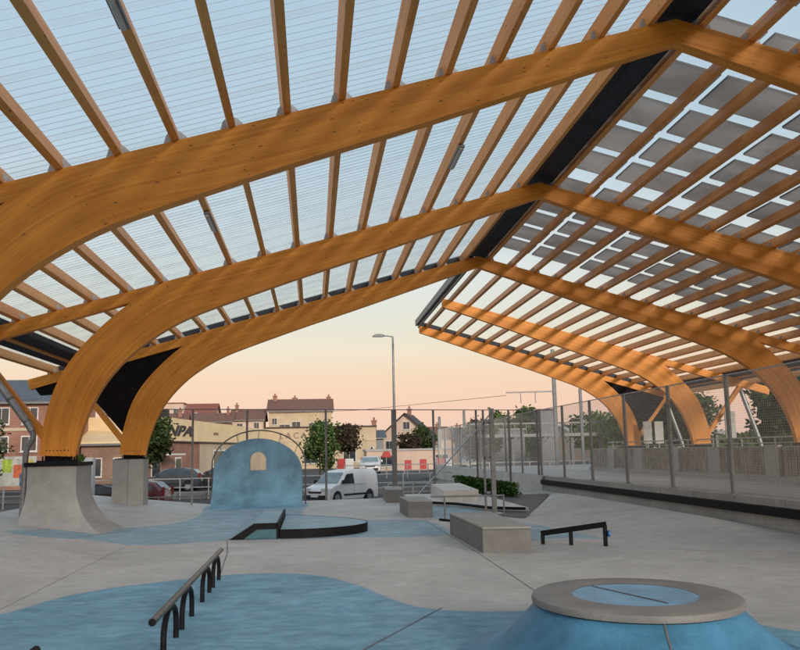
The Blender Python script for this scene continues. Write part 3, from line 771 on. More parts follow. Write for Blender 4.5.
# flat bar at the right
def flat_bar():
    root = empty('flat_bar', (4.4, 14.8, 0), 'short black sloping flat bar with three legs near the right bank', 'grind rail')
    a, b = Vector((3.93, 15.05, 0)), Vector((4.88, 14.42, 0))
    z = lambda t: .22+(.40-.22)*t
    mb = MB(); mb.bar(a+Vector((0, 0, z(0)-.04)), b+Vector((0, 0, z(1)-.04)), .055, .09); bar_ = part(mb, 'bar', BLK, root)
    for t in (.02, .46, .98):
        p = a.lerp(b, t); mb = MB(); mb.box((p.x-.028, p.y-.03, -.02), (p.x+.028, p.y+.03, z(t)-.06)); part(mb, 'leg', BLK, root)
    p = a.lerp(b, .98); mb = MB(); mb.tube([(p.x+.03, p.y-.05, .21), (p.x+.06, p.y-.052, .21)], .055, 12); part(mb, 'blue_cap', mat('blue_plastic', (.03, .15, .4), .4), root)
flat_bar()
# blue tombstone wall with transition, window and bar hoop
def tombstone():
    root = empty('arched_wall_ramp', (-1.79, 28.4, 0), 'blue arched concrete wall ride with a small round-topped window', 'skate ramp')
    X0, X1 = -3.17, -.36; XC = (X0+X1)/2; W = (X1-X0)/2; YW = 28.35; TOP = 2.13; T_ = .22
    wx0, wx1, wz0, wz1 = XC-.26, XC+.25, 1.12, 1.70
    Rr = 1.35
    def yo(z): return -(Rr-math.sqrt(max(0, Rr*Rr-(Rr-z)**2))) if z < Rr else 0.
    zspring = 1.02
    def half(z):
        if z <= zspring: return W
        t = (z-zspring)/(TOP-zspring); return W*math.sqrt(max(0, 1-t*t))
    zs = sorted(set([0.0, .01, .03, .06, .1, .15, .21, .28, .36, .45, .55, .66, .78, .9, 1.02] + [zspring+(TOP-zspring)*math.sin(math.pi/2*k/22) for k in range(23)] + [wz0]))
    wc = (wx0+wx1)/2; wr = (wx1-wx0)/2; wsp = wz1-wr
    def win(z):
        if z < wz0 or z > wz1: return None
        return wr if z <= wsp else math.sqrt(max(0, wr*wr-(z-wsp)**2))
    zs = sorted(set([round(z, 4) for z in zs] + [round(wsp+wr*math.sin(math.pi/2*k/8), 4) for k in range(9)]))
    mb = MB(); back = MB()
    for a, b in zip(zs, zs[1:]):
        ha, hb = half(a), half(b); ya, yb = YW+yo(a), YW+yo(b); mid = (a+b)/2; w = win(mid)
        segs = []
        if w is None: segs = [((XC-ha), (XC+ha), (XC-hb), (XC+hb))]
        else:
            wa = win(a) or 0; wb = win(b) or 0
            segs = [((XC-ha), wc-wa, (XC-hb), wc-wb), (wc+wa, XC+ha, wc+wb, XC+hb)]
        for (la, ra, lb, rb) in segs:
            for q in range(6):
                f0, f1 = q/6, (q+1)/6
                mb.face([(la+(ra-la)*f0, ya, a), (la+(ra-la)*f1, ya, a), (lb+(rb-lb)*f1, yb, b), (lb+(rb-lb)*f0, yb, b)])
            mb.face([(ra, YW+T_, a), (la, YW+T_, a), (lb, YW+T_, b), (rb, YW+T_, b)])
        for sg in (-1, 1):
            mb.face([(XC+sg*ha, ya, a), (XC+sg*ha, YW+T_, a), (XC+sg*hb, YW+T_, b), (XC+sg*hb, yb, b)])
            if w is not None:
                back.face([(wc+sg*(win(a) or 0), YW-.002, a), (wc+sg*(win(a) or 0), YW+T_+.002, a), (wc+sg*(win(b) or 0), YW+T_+.002, b), (wc+sg*(win(b) or 0), YW-.002, b)])
    back.face([(wx0, YW-.002, wz0), (wx1, YW-.002, wz0), (wx1, YW+T_+.002, wz0), (wx0, YW+T_+.002, wz0)])
    part(mb, 'wall', TOMB, root, smooth=True)
    part(back, 'window_reveal', mat('window_reveal', (.26, .16, .11), .7), root)
    # steel hoop behind
    P = [(XC-W-.10, YW+.5, -.1), (XC-W-.10, YW+.5, 1.3)]
    for k in range(1, 32):
        a = math.pi*(1-k/32); P.append((XC+(W+.10)*math.cos(a), YW+.5, 1.3+1.10*math.sin(a)))
    P += [(XC+W+.10, YW+.5, 1.3), (XC+W+.10, YW+.5, -.1)]
    mb = MB(); mb.tube(P, .022, 8); part(mb, 'hoop_bar', mat('bronze_tube', (.20, .17, .15), .45, metal=.5), root, smooth=True)
    mb = MB()
    for k in (6, 11, 16, 21, 26):
        a = math.pi*(1-k/32); z = 1.3+1.10*math.sin(a); x = XC+(W+.10)*math.cos(a)
        x2 = XC+(W-.02)*math.cos(a); mb.tube([(x, YW+.5, z), (x2, YW+.15, zspring+(TOP-zspring-.05)*math.sin(a))], .012, 6)
    part(mb, 'stay', GALVD, root)
TOMB = mat('wallride_blue', (.18, .35, .47), .55, 1.3, .35, bump=.12, bscale=12, fine=.06)
tombstone()
# pale hip block + curbs behind
def hip():
    root = empty('hip_block', (5, 28, 0), 'pale concrete hip block on a white slab beside the hedge', 'skate block')
    mb = MB(); mb.prism([(3.88, 26.2, -.01), (4.92, 26.0, -.01), (5.30, 31.7, -.01), (4.20, 31.3, -.01)], (0, 0, .455)); o = part(mb, 'block', PALEC, root); bevel(o, .015)
    mb = MB(); mb.prism([(2.95, 27.0, -.02), (4.2, 25.3, -.02), (4.75, 23.3, -.02), (5.6, 22.6, -.02), (5.75, 31.0, -.02), (3.2, 31.2, -.02)], (0, 0, .13)); o = part(mb, 'slab', PALEC, root); bevel(o, .012)
    mb = MB(); pts = [(3.0, 26.8), (3.5, 26.0), (4.12, 25.15), (4.65, 23.2), (5.45, 22.4)]
    for a, b in zip(pts, pts[1:]):
        mb.bar((a[0], a[1], .10), (b[0], b[1], .10), .05, .07)
    part(mb, 'steel_edge', BLK, root)
hip()
def handrail():
    root = empty('guard_rail', (3.7, 20.6, 0), 'blue-grey steel guard rail behind the nearest ledge', 'railing')
    mb = MB(); mb.tube([(2.75, 20.6, .56), (4.52, 20.6, .55)], .022, 10); part(mb, 'top_bar', GALVD, root, smooth=True)
    for x in (3.08, 4.5):
        mb = MB(); mb.tube([(x, 20.6, -.02), (x, 20.6, .55)], .02, 10); part(mb, 'post', GALVD, root, smooth=True)
    mb = MB(); mb.bar((2.95, 20.6, .03), (3.5, 19.4, .03), .04, .05); part(mb, 'foot_bar', BLK, root)
handrail()

# ------------------------------------------------------------------ fences
def wire_panel(L_, h, pitch=.05, w=.0030):
    mb = MB(); n = int(L_/pitch); m_ = int(h/pitch)
    def q(x0, z0, x1, z1):
        for yy in (0,): mb.box((x0, -w/2, z0), (x1, w/2, z1))
    for i in range(n+1): q(i*L_/n-w/2, 0, i*L_/n+w/2, h)
    for j in range(m_+1): q(0, j*h/m_-w/2, L_, j*h/m_+w/2)
    return mb
def fence_line(name, P0, P1, n, zb, zt, lab, cat='fence', mesh=True, pw=.075, pc=GALVD, skip=(), ts=None):
    P0 = Vector((*P0, 0)); P1 = Vector((*P1, 0)); d = (P1-P0); L_ = d.length/n; u = d.normalized()
    root = empty(name, (P0.x, P0.y, zb), lab, cat); root.rotation_euler = (0, 0, math.atan2(u.y, u.x))
    H = zt-zb
    mb = MB(); mb.box((-pw/2, -pw/2, 0), (pw/2, pw/2, H)); mb.box((-.09, -.09, -.01), (.09, .09, .012))
    p0 = mb.build('post', pc, root, org=(0, 0, 0)); 
    pan = None
    if mesh:
        pan = wire_panel(L_-pw, H-.10).build('mesh_panel', WIRE, root, org=(0, 0, 0)); pan.location = (pw/2, 0, .06)
    for i in range(1, n+1):
        c = p0.copy(); COL.objects.link(c); c.parent = root; c.location = (ts[i-1] if ts else L_*i, 0, 0)
        if mesh and i < n:
            c = pan.copy(); COL.objects.link(c); c.parent = root; c.location = (L_*i+pw/2, 0, .06)
    mb = MB(); mb.box((0, -.014, H-.022), (L_*n, .014, H+.008)); mb.build('top_rail', RAILW if mesh else pc, root, org=(0, 0, 0))
    return root
fence_line('mesh_fence', (8.86, 8.48), (8.86, 61.52), 17, .60, 3.13, 'tall wire mesh fence with grey posts along the right-hand wall')
bf = fence_line('back_fence', (-5.30, 28.46), (8.75, 33.45), 8, -.1, 3.13, 'tall steel post fence closing the back of the skatepark', mesh=False, pw=.06, pc=GALVD, ts=[1.47, 3.28, 6.09, 8.70, 10.32, 12.15, 13.6, 14.9])
mb = MB(); mb.bar((12.85, -.05, 3.15), (9.55, -.05, .10), .06, .04); mb.build('brace', GALV, bf, org=(0, 0, 0))
mb = MB(); mb.box((8.64, -.07, 0), (8.78, .07, 3.22)); mb.build('thick_post', GALVD, bf, org=(0, 0, 0))
DKG = mat('dark_grey_post_paint', (.20, .205, .21), .55, 6, .2)
root = empty('corner_post', (4.62, 22.3, 0), 'thick galvanised post standing behind the nearest ledge', 'post')
mb = MB(); mb.box((4.57, 22.25, -.1), (4.68, 22.36, 2.69)); bevel(part(mb, 'post_tube', GALVD, root), .012)
mb = MB(); mb.box((4.42, 22.5, -.1), (4.47, 22.55, 2.66)); part(mb, 'gate_stile', DKG, root)
mb = MB(); mb.box((4.44, 22.12, 0), (4.80, 22.48, .025)); part(mb, 'foot_plate', GALV, root)
for z_ in (.5, 1.4, 2.3):
    mb = MB(); mb.box((4.46, 22.355, z_), (4.58, 22.50, z_+.06)); part(mb, 'hinge', GALVD, root)
mb = MB(); mb.box((-.06, -.05, 3.0), (.7, .05, 3.24)); mb.build('gate_head', GALVD, bf, org=(0, 0, 0))

# wall with vertical boards beside right pedestals
root = empty('parapet_wall', (15.2, 32, .4), 'long ribbed concrete parapet behind the right-hand fence', 'wall')
mb = MB(); mb.box((15.10, 8, .36), (15.30, 46.5, 1.56)); part(mb, 'wall_core', WALLC, root)
mb = MB(); y = 8.2; rr = random.Random(3)
while y < 46.2:
    if int(y*10) % 78 > 9: mb.box((15.065+rr.uniform(0, .02), y, .62), (15.11, y+.13, 1.53))
    y += .17
part(mb, 'vertical_board_cladding', mat('weathered_boards', (.27, .235, .20), .8, 2.5, .4, fine=.15), root)['kind'] = 'stuff'
mb = MB(); mb.box((14.95, 8, .36), (15.06, 46.5, .56)); part(mb, 'plinth', CONC, root)
for yy in (12.0, 19.6, 27.4, 35.2, 43.0):
    mb = MB(); mb.box((14.98, yy-.45, .57), (15.14, yy+.45, 1.60)); part(mb, 'pilaster', WALLC, root)
root = empty('white_guard_railing', (15.9, 30, 1.5), 'pale tubular railing on top of the ribbed parapet', 'railing')
mb = MB(); mb.tube([(15.9, 12, 1.86), (15.9, 46, 1.86)], .028, 8); mb.tube([(15.9, 12, 1.66), (15.9, 46, 1.66)], .018, 8); part(mb, 'rail', RAILW, root)
for i in range(15):
    mb = MB(); mb.tube([(15.9, 12.3+i*2.35, .4), (15.9, 12.3+i*2.35, 1.86)], .025, 8); part(mb, 'post', RAILW, root)
def grey_panel(x, y, z0, z1, lab):
    mb = MB(); mb.box((x-.22, y-.03, z0), (x+.22, y+.03, z1)); root = empty('blank_sign', (x, y, .4), lab, 'sign', 'blank grey panels by the right arches')
    p = part(mb, 'board', mat('panel_grey', (.40, .41, .38), .5), root); bevel(p, .01)
    mb = MB(); mb.box((x-.03, y+.03, .38), (x+.03, y+.07, z1-.1)); part(mb, 'post', GALVD, root)
grey_panel(17.2, 34.5, 1.85, 3.0, 'blank grey panel on a post right of the second right arch')
grey_panel(16.45, 36.0, 1.75, 2.95, 'blank grey panel on a post just behind the second right arch foot')
grey_panel(16.6, 42.0, 1.75, 2.85, 'blank grey panel on a post at the farthest right arch foot')
grey_panel(17.35, 42.4, 1.75, 2.85, 'blank grey panel on a post outside the farthest right arch')
for k, lab in ((4, 'steel brace pipe leaning beside the second right arch'), (5, 'steel brace pipe leaning beside the farthest right arch')):
    y = Y1+(k-1)*SP+.12
    mb = MB(); mb.tube([(AX+12.6, y, 4.1), (AX+13.35, y, 1.75), (AX+13.6, y, .4)], .09, 10); o = mb.build('steel_brace', GALV, org=(AX+13.5, y, .4), smooth=True); tag(o, lab, 'brace', 'braces beside the right arches')

# ------------------------------------------------------------------ street lamp, signs, rails
def street_lamp(x, y, zb, zt):
    root = empty('street_lamp', (x, y, zb), 'tall thin grey street lamp with a single arm behind the fence', 'street lamp')
    mb = MB(); mb.tube([(x, y, zb), (x, y, zb+1.2), (x, y, zt)], [.10, .085, .05], 12); part(mb, 'pole', GALV, root, smooth=True)
    mb = MB(); mb.tube([(x, y, zt-.02), (x-.3, y, zt+.03), (x-.62, y, zt+.02)], .03, 8); part(mb, 'arm', GALV, root, smooth=True)
    mb = MB(); M = Matrix.Translation((x-.72, y, zt+.02))
    P = [(-.36, 0), (-.30, .05), (-.1, .12), (.12, .10), (.3, .04), (.3, -.02), (-.34, -.03)]
    mb.prism([(p[0], -.13, p[1]) for p in P], (0, .26, 0), M); h = part(mb, 'lamp_head', GALVD, root); bevel(h, .02)
    mb = MB(); mb.box((-.28, -.10, -.05), (.2, .10, -.031), M); part(mb, 'lens', FROST, root)
street_lamp(4.2, 45, -1.12, 7.62)
def catenary(x, y, zb, zt, arm, lab):
    root = empty('catenary_mast', (x, y, zb), lab, 'mast', 'railway masts in the distance')
    mb = MB(); mb.box((x-.12, y-.12, zb), (x+.12, y+.12, zt)); part(mb, 'mast', DKG, root)
    if arm:
        mb = MB(); mb.bar((x, y, zt-3.0), (x-arm, y, zt-3.05), .08, .1)
        for f in (.4, .7): mb.bar((x-arm*f, y, zt-3.0), (x-arm*f, y, zt-3.8), .06)
        part(mb, 'cantilever_arm', GALVD, root)
catenary(17.05, 60, .35, 8.6, 3.5, 'dark railway mast with a long arm between the far fence posts')
catenary(24.6, 78, -.3, 7.0, 0, 'thin railway mast beyond the right-hand wall')
catenary(12.4, 85, -.3, 4.9, 0, 'short mast left of the heavy corner post')
catenary(15.4, 88, -.3, 5.6, 0, 'thin mast just left of the heavy corner post')
def railing(P0, P1, n, z, h, lab, m=RAILW, nb=2):
    P0 = Vector((*P0, z)); P1 = Vector((*P1, z)); d = P1-P0; root = empty('street_railing', P0, lab, 'railing')
    for i in range(n+1):
        p = P0+d*i/n; mb = MB(); mb.box((p.x-.035, p.y-.035, z-.05), (p.x+.035, p.y+.035, z+h)); part(mb, 'post', m, root)
    mb = MB()
    for k in range(nb): mb.bar(P0+Vector((0, 0, h*(1-.42*k)-.03)), P1+Vector((0, 0, h*(1-.42*k)-.03)), .05, .06)
    part(mb, 'rail', m, root)
railing((-24, 39.5), (-1.2, 40.5), 12, -1.12, .95, 'grey steel railing between the pier and the parked cars', nb=2, m=GALVD)
railing((4.0, 47), (16, 47.6), 9, -1.12, 1.05, 'grey steel railing right of the white van', nb=3)
railing((-30, 53.5), (14, 54.4), 26, -.98, 1.25, 'pale railing along the far side of the car park', nb=2)
railing((2.2, 62), (20, 62), 12, -.3, 1.0, 'pale street railing in front of the red banners', nb=2)
mb = MB(); mb.box((-10.2, 39.9, -1.12), (-9.72, 40.4, 1.62)); o = mb.build('utility_cabinet', WHITE, org=(-10.3, 40.1, -1.12)); bevel(o, .05); tag(o, 'tall white rounded cabinet seen right of the quarter pipe top', 'cabinet')
root = empty('poster_board', (-16.2, 50, -1.12), 'white poster board with coloured patches at the far left', 'poster board')
mb = MB(); mb.box((-17.2, 50, .15), (-15.2, 50.06, 1.75)); part(mb, 'board', mat('board_grey', (.42, .42, .38), .6), root)
for (a, b, c_, d_, col_, nm) in ((-17.0, -16.5, .9, 1.6, (.30, .40, .05), 'green_patch'), (-16.4, -15.9, .6, 1.3, (.5, .12, .05), 'red_patch'), (-15.8, -15.4, 1.0, 1.6, (.5, .4, .08), 'yellow_patch')):
    mb = MB(); mb.box((a, 49.98, c_), (b, 49.996, d_)); part(mb, nm, mat(nm, col_, .6, 6, .4), root)
for x_ in (-16.9, -15.5):
    mb = MB(); mb.box((x_-.04, 50.07, -1.12), (x_+.04, 50.13, 1.6)); part(mb, 'post', GALV, root)
# blue sign post near left pedestal
root = empty('sign_post', (-10.7, 34, -1.1), 'small blue sign on a thin post left of the quarter pipe', 'sign')
mb = MB(); mb.tube([(-10.7, 34, -1.12), (-10.7, 34, 1.1)], .035, 8); part(mb, 'post', GALVD, root)
mb = MB(); mb.box((-10.9, 33.94, .62), (-10.5, 33.965, 1.08)); part(mb, 'plate', mat('sign_blue', (.04, .22, .5), .4, 4, .1), root)
mb = MB(); mb.box((-10.86, 33.93, .78), (-10.54, 33.939, .92)); part(mb, 'white_mark', WHITE, root)

# ------------------------------------------------------------------ vehicles
def car(kind, loc, rz, paint, lab, cat='car'):
    "kind: 'van' or 'hatch'; nose points to +x local"
    root = empty('parked_van' if kind == 'van' else 'parked_car', loc, lab, cat); root.rotation_euler = (0, 0, rz)
    if kind == 'van':
        L_, W, H = 4.42, 1.80, 1.80
        low = [(2.20, .32), (2.22, .62), (2.10, .86), (1.55, 1.02), (1.25, 1.08), (.62, 1.62), (.35, 1.74), (-.4, 1.81), (-2.0, 1.79), (-2.12, 1.70), (-2.18, .95), (-2.2, .40), (-2.1, .24), (2.0, .22)]
        ws = [(1.22, 1.10), (.62, 1.62)]; side = [(1.02, 1.06), (.55, 1.56), (-.02, 1.60), (-.02, 1.04)]
        wx = (1.40, -1.36); wr = .33; rear_glass = None
    else:
        L_, W, H = 4.05, 1.76, 1.48
        low = [(1.98, .30), (2.02, .58), (1.90, .78), (1.15, .96), (.98, .99), (.28, 1.38), (-.05, 1.47), (-.8, 1.48), (-1.45, 1.38), (-1.85, 1.02), (-1.98, .88), (-2.0, .42), (-1.92, .26), (1.85, .22)]
        ws = [(.95, 1.00), (.30, 1.38)]; side = [(.78, .98), (.22, 1.34), (-.10, 1.41), (-.85, 1.41), (-1.38, 1.22), (-1.42, 1.02)]
        wx = (1.26, -1.24); wr = .31
    def wid(z):   # half width with tumblehome
        t = max(0., (z-.9)/(H-.9)); return W/2*(1-.16*t**1.4)*(.97 if z < .35 else 1)
    def arch_z(x):
        for w in wx:
            d = abs(x-w)
            if d < wr+.05: return wr+math.sqrt((wr+.05)**2-d*d)-.0
        return 0
    # cross-section columns: body surface as top profile over x
    xs = sorted(set([p[0] for p in low] + [w+dx for w in wx for dx in (-.37, -.33, -.26, -.17, -.06, .06, .17, .26, .33, .37)] + [x/5 for x in range(-10, 11)]))
    xs = [x for x in xs if low[-3][0]*1.0 <= x <= 2.2 or True]
    top_pts = sorted([p for p in low if p[1] > .5 or True][1:-2], key=lambda p: p[0])
    def topz(x):
        pts = [p for p in low[1:-2]]
        pts = sorted(pts, key=lambda p: (p[0], p[1]))
        best = None
        for a, b in zip(low[1:-2], low[2:-1]):
            lo, hi = (a, b) if a[0] <= b[0] else (b, a)
            if lo[0] <= x <= hi[0]:
                z = lo[1] if hi[0]-lo[0] < 1e-6 else lo[1]+(hi[1]-lo[1])*(x-lo[0])/(hi[0]-lo[0])
                best = z if best is None else max(best, z)
        return best if best is not None else .6
    xmin = min(p[0] for p in low); xmax = max(p[0] for p in low)
    xs = [x for x in xs if xmin <= x <= xmax]
    NR = 8
    mb = MB(); cols = []
    for x in xs:
        tz = topz(x); bz = max(.24, arch_z(x)); endt = min(1, (xmax-x)/.35+.55, (x-xmin)/.25+.75); ring = []
        for k in range(NR+1):
            z = bz+(tz-bz)*k/NR; ring.append((wid(z)*endt*(1 if k < NR else .86), z))
        cols.append((x, ring))
    for (xa, ra), (xb, rb) in zip(cols, cols[1:]):
        for s in (-1, 1):
            for k in range(NR):
                mb.face([(xa, s*ra[k][0], ra[k][1]), (xb, s*rb[k][0], rb[k][1]), (xb, s*rb[k+1][0], rb[k+1][1]), (xa, s*ra[k+1][0], ra[k+1][1])])
        mb.face([(xa, -ra[NR][0], ra[NR][1]), (xb, -rb[NR][0], rb[NR][1]), (xb, rb[NR][0], rb[NR][1]), (xa, ra[NR][0], ra[NR][1])])
        mb.face([(xa, -ra[0][0], ra[0][1]), (xa, ra[0][0], ra[0][1]), (xb, rb[0][0], rb[0][1]), (xb, -rb[0][0], rb[0][1])])
    for (x, r_) in (cols[0], cols[-1]):
        for k in range(NR): mb.face([(x, -r_[k][0], r_[k][1]), (x, r_[k][0], r_[k][1]), (x, r_[k+1][0], r_[k+1][1]), (x, -r_[k+1][0], r_[k+1][1])])
    mb.build('body', paint, root, org=(0, 0, 0), smooth=True)
    dark = mat('car_black_trim', (.02, .02, .022), .5, 5, .2)
    # windscreen
    mb = MB(); a, b = ws; ya, yb = wid(a[1])*.84, wid(b[1])*.82; n_ = Vector((b[1]-a[1], 0, a[0]-b[0])).normalized()*.035
    A = [(a[0], -ya, a[1]), (a[0], ya, a[1]), (b[0], yb, b[1]), (b[0], -yb, b[1])]
    mb.prism([Vector(p)+n_*.4+Vector((0, 0, .0)) for p in A], n_*.8); mb.build('windscreen', WINDS, root, org=(0, 0, 0))
    for s in (-1, 1):
        mb = MB()
        P = [Vector((x, s*(wid(z)+.004), z)) for x, z in side]
        mb.prism(P, (0, s*.012, 0)); mb.build('side_window', GLASS, root, org=(0, 0, 0))
        mb = MB(); mb.box((xmin+.6, s*(W/2+.002)-.012, .42), (xmax-1.35, s*(W/2+.002)+.012, .52)); mb.build('side_moulding', dark, root, org=(0, 0, 0))
        mx_ = side[0][0]-.02; mb = MB(); mb.box((mx_-.1, s*(W/2+.11)-.09, side[0][1]+.02), (mx_+.08, s*(W/2+.11)+.09, side[0][1]+.2)); bevel(mb.build('wing_mirror', dark if kind == 'van' else paint, root, org=(0, 0, 0)), .03)
        mb = MB(); mb.box((xmax-.28, s*(W/2-.28)-.2, .68), (xmax-.02, s*(W/2-.28)+.2, .86)); bevel(mb.build('headlight', FROST, root, org=(0, 0, 0)), .03)
        mb = MB(); mb.box((xmin-.015, s*(W/2-.14)-.07, .75), (xmin+.1, s*(W/2-.14)+.07, 1.15)); mb.build('tail_light', mat('tail_red', (.25, .01, .01), .3), root, org=(0, 0, 0))
        for w in wx:
            mb = MB(); mb.tube([(w, s*(W/2-.20), wr), (w, s*(W/2-.01), wr)], wr, 22); wh = mb.build('wheel', dark, root, org=(0, 0, 0))
            mb = MB(); mb.tube([(w, s*(W/2-.012), wr), (w, s*(W/2+.006), wr)], wr*.62, 14); mb.build('hub_cap', GALV, wh, org=(0, 0, 0))
    mb = MB(); mb.box((xmax-.12, -W/2*.8, .26), (xmax+.03, W/2*.8, .50)); bevel(mb.build('bumper', dark, root, org=(0, 0, 0)), .03)
    mb = MB(); mb.box((xmax-.02, -.45, .60), (xmax+.02, .45, .70)); mb.build('grille', dark, root, org=(0, 0, 0))
    mb = MB(); mb.box((xmax+.03, -.26, .40), (xmax+.042, .26, .51)); mb.build('number_plate', WHITE, root, org=(0, 0, 0))
    if kind != 'van':
        mb = MB(); za, zb_ = 1.04, 1.36; mb.prism([(-1.86, -.62, za), (-1.86, .62, za), (-1.50, .56, zb_), (-1.50, -.56, zb_)], (-.02, 0, .012)); mb.build('rear_window', GLASS, root, org=(0, 0, 0))
        mb = MB(); mb.box((xmin-.012, -.26, .62), (xmin+.02, .26, .73)); mb.build('number_plate', WHITE, root, org=(0, 0, 0))
    if kind == 'van':
        mb = MB()
        for s in (-1, 1):
            mb.box((-.035, s*(W/2+.003)-.003, .45), (-.02, s*(W/2+.003)+.003, 1.0)); mb.box((-1.0, s*(W/2+.003)-.003, .98), (.95, s*(W/2+.003)+.003, .995))
        mb.build('panel_seam', dark, root, org=(0, 0, 0))
    return root
WINDS = mat('windscreen_glass', (.16, .24, .26), .06, 2, .3, spec=1)
def cpaint(name, c): 
    m = mat(name, c, .28, 1, .05, spec=.6); m.node_tree.nodes['Principled BSDF'].inputs['Coat Weight'].default_value = .25; return m
PWH = cpaint('white_car_paint', (.70, .70, .72)); PRD = cpaint('dark_red_car_paint', (.15, .018, .03)); PDK = cpaint('black_car_paint', (.02, .022, .028)); PGY = cpaint('grey_car_paint', (.05, .055, .07))
car('van', (1.55, 48.8, -1.12), R(180+48), PWH, 'small white delivery van parked behind the fence, nose to the left', 'van')
car('hatch', (-9.25, 45.6, -1.05), R(172), PRD, 'dark red hatchback parked behind the concrete pier')
car('hatch', (-11.3, 43.2, -1.12), R(222), PDK, 'black hatchback with pale windscreen beside the quarter pipe')
car('hatch', (-9.2, 58.6, -.65), R(175), PGY, 'dark grey car on the far road left of the blue wall ride')
car('hatch', (-6.2, 59.2, -.6), R(182), PDK, 'black car on the far road close to the blue wall ride')
car('hatch', (5.0, 77, -.28), R(265), PWH, 'white car on the far street behind the van roof')
car('hatch', (15.4, 84, -.28), R(250), PWH, 'white car on the far street left of the heavy corner post')
car('van', (-20.5, 49, -1.12), R(10), PWH, 'white van at the far left edge behind the quarter pipe', 'van')

# ------------------------------------------------------------------ trees
LEAFA = leaf_mat('dark_green_leaves', (.05, .075, .022)); LEAFB = leaf_mat('copper_leaves', (.05, .036, .022)); LEAFC = leaf_mat('mid_green_leaves', (.07, .115, .03))
BARK = mat('bark', (.10, .08, .06), .9, 6, .4, bump=.5)
def tree(x, y, zb, h, cw, ch, leaf, lab, n=2600, ls=.17, seed=1, name='leafy_tree', group='street trees'):
    rn = random.Random(seed); root = empty(name, (x, y, zb), lab, 'tree', group)
    mb = MB(); th = h-ch*.55; lean = rn.uniform(-.15, .15)
    tr = [(x, y, zb-.1), (x+lean*.3, y, zb+th*.5), (x+lean, y, zb+th), (x+lean*1.3, y, zb+h*.85)]
    r0 = .035*h*.55; mb.tube(tr, [r0, r0*.8, r0*.6, r0*.15], 8)
    cz = zb+h-ch/2; tips = []
    for i in range(9):
        a = rn.uniform(0, 6.28); b = Vector((x+lean, y, zb+th*rn.uniform(.8, 1.05)))
        e = Vector((x+math.cos(a)*cw*.36*rn.uniform(.6, 1), y+math.sin(a)*cw*.36, cz+ch*rn.uniform(-.2, .38)))
        mb.tube([b, b.lerp(e, .5)+Vector((0, 0, .12)), e], [r0*.4, r0*.25, r0*.08], 6); tips.append(e)
    part(mb, 'trunk', BARK, root, smooth=True)
    clumps = [(Vector((x, y, cz)), .40)] + [(t, rn.uniform(.18, .34)) for t in tips]
    for i in range(30):
        a = rn.uniform(0, 6.28); el = rn.uniform(-.9, 1); q = math.sqrt(1-el*el)*rn.uniform(.5, 1.0)
        clumps.append((Vector((x+math.cos(a)*cw/2*q*.9, y+math.sin(a)*cw/2*q*.9, cz+el*ch/2*.9)), rn.uniform(.10, .24)))
    mb = MB()
    tw = sum(c[1]**2 for c in clumps)
    for c, s_ in clumps:
        for i in range(int(n*s_**2/tw)):
            d = Vector((rn.gauss(0, 1), rn.gauss(0, 1), rn.gauss(0, 1)))*.42
            p = c+Vector((d.x*cw*s_*.9, d.y*cw*s_*.9, d.z*ch*s_*.75))
            u = Vector((rn.gauss(0, 1), rn.gauss(0, 1), rn.gauss(0, .6))).normalized(); v = u.cross(Vector((rn.gauss(0, 1), rn.gauss(0, 1), rn.gauss(0, 1)))).normalized()
            s2 = ls*rn.uniform(.45, 1.0); mb.face([p-u*s2, p+v*s2*.6, p+u*s2, p-v*s2*.6])
    part(mb, 'crown', leaf, root)
    return root
tree(-15.2, 40, -1.1, 4.9, 3.4, 3.2, LEAFA, 'dark green tree at the left edge beside the brick building', 3600, .15, 3)
tree(-8.1, 44, -1.1, 4.8, 2.2, 2.6, LEAFA, 'dark green tree between the farther left arch and the cream wall', 3800, .14, 4)
tree(.5, 68, -.3, 4.2, 3.1, 3.6, LEAFC, 'bright green tree right of the blue wall ride', 3200, .19, 5)
tree(3.1, 80, -.3, 4.4, 3.1, 2.5, LEAFB, 'small round copper-leaved tree above the white van', 3000, .2, 6)
tree(9.6, 88, -.3, 3.6, 2.8, 2.4, LEAFB, 'copper-leaved bush in front of the gabled house', 2600, .2, 7)
tree(11.6, 92, -.3, 4.4, 2.8, 3.0, LEAFA, 'narrow dark tree at the right corner of the gabled house', 2500, .2, 8)
tree(15.6, 82, -.3, 4.6, 3.2, 3.9, LEAFB, 'tall copper-leaved tree crossed by the diagonal brace', 3600, .2, 9)
tree(18.2, 90, -.3, 4.4, 3.2, 3.6, LEAFA, 'dark green tree just left of the heavy corner post', 3000, .22, 10)
for i, (x, y, h, w) in enumerate([(22.8, 105, 6.2, 5), (25.6, 104, 6.6, 5), (36, 108, 6.2, 8), (41, 112, 5.4, 8)]):
    tree(x, y, -.3, h, w, h*.8, LEAFC, 'broad green tree beyond the wire fence, %s from the corner post' % ['first', 'second', 'third', 'fourth'][i], 3400, .36, 20+i, group='trees beyond the railway')
for i, (x, y, h, w) in enumerate([(30, 78, 5.5, 6), (34, 76, 6.3, 6), (30.5, 52, 5.8, 6.5), (28.5, 45, 6.6, 7), (32, 40, 7.4, 7), (26.8, 38, 6.2, 5), (34, 50, 7.6, 8), (23.8, 56, 5.0, 4), (23.6, 41, 5.4, 4.5)]):
    tree(x, y, .3, h, w, h*.86, LEAFA, 'dark tree behind the right arches, %s of the dark clump' % ['farthest', 'second farthest', 'third farthest', 'middle', 'tallest near one', 'nearest', 'outermost', 'smallest', 'densest in the gap'][i], 4600, .24, 40+i, group='dark trees behind the right arches')
mb = MB(); rn = random.Random(5)
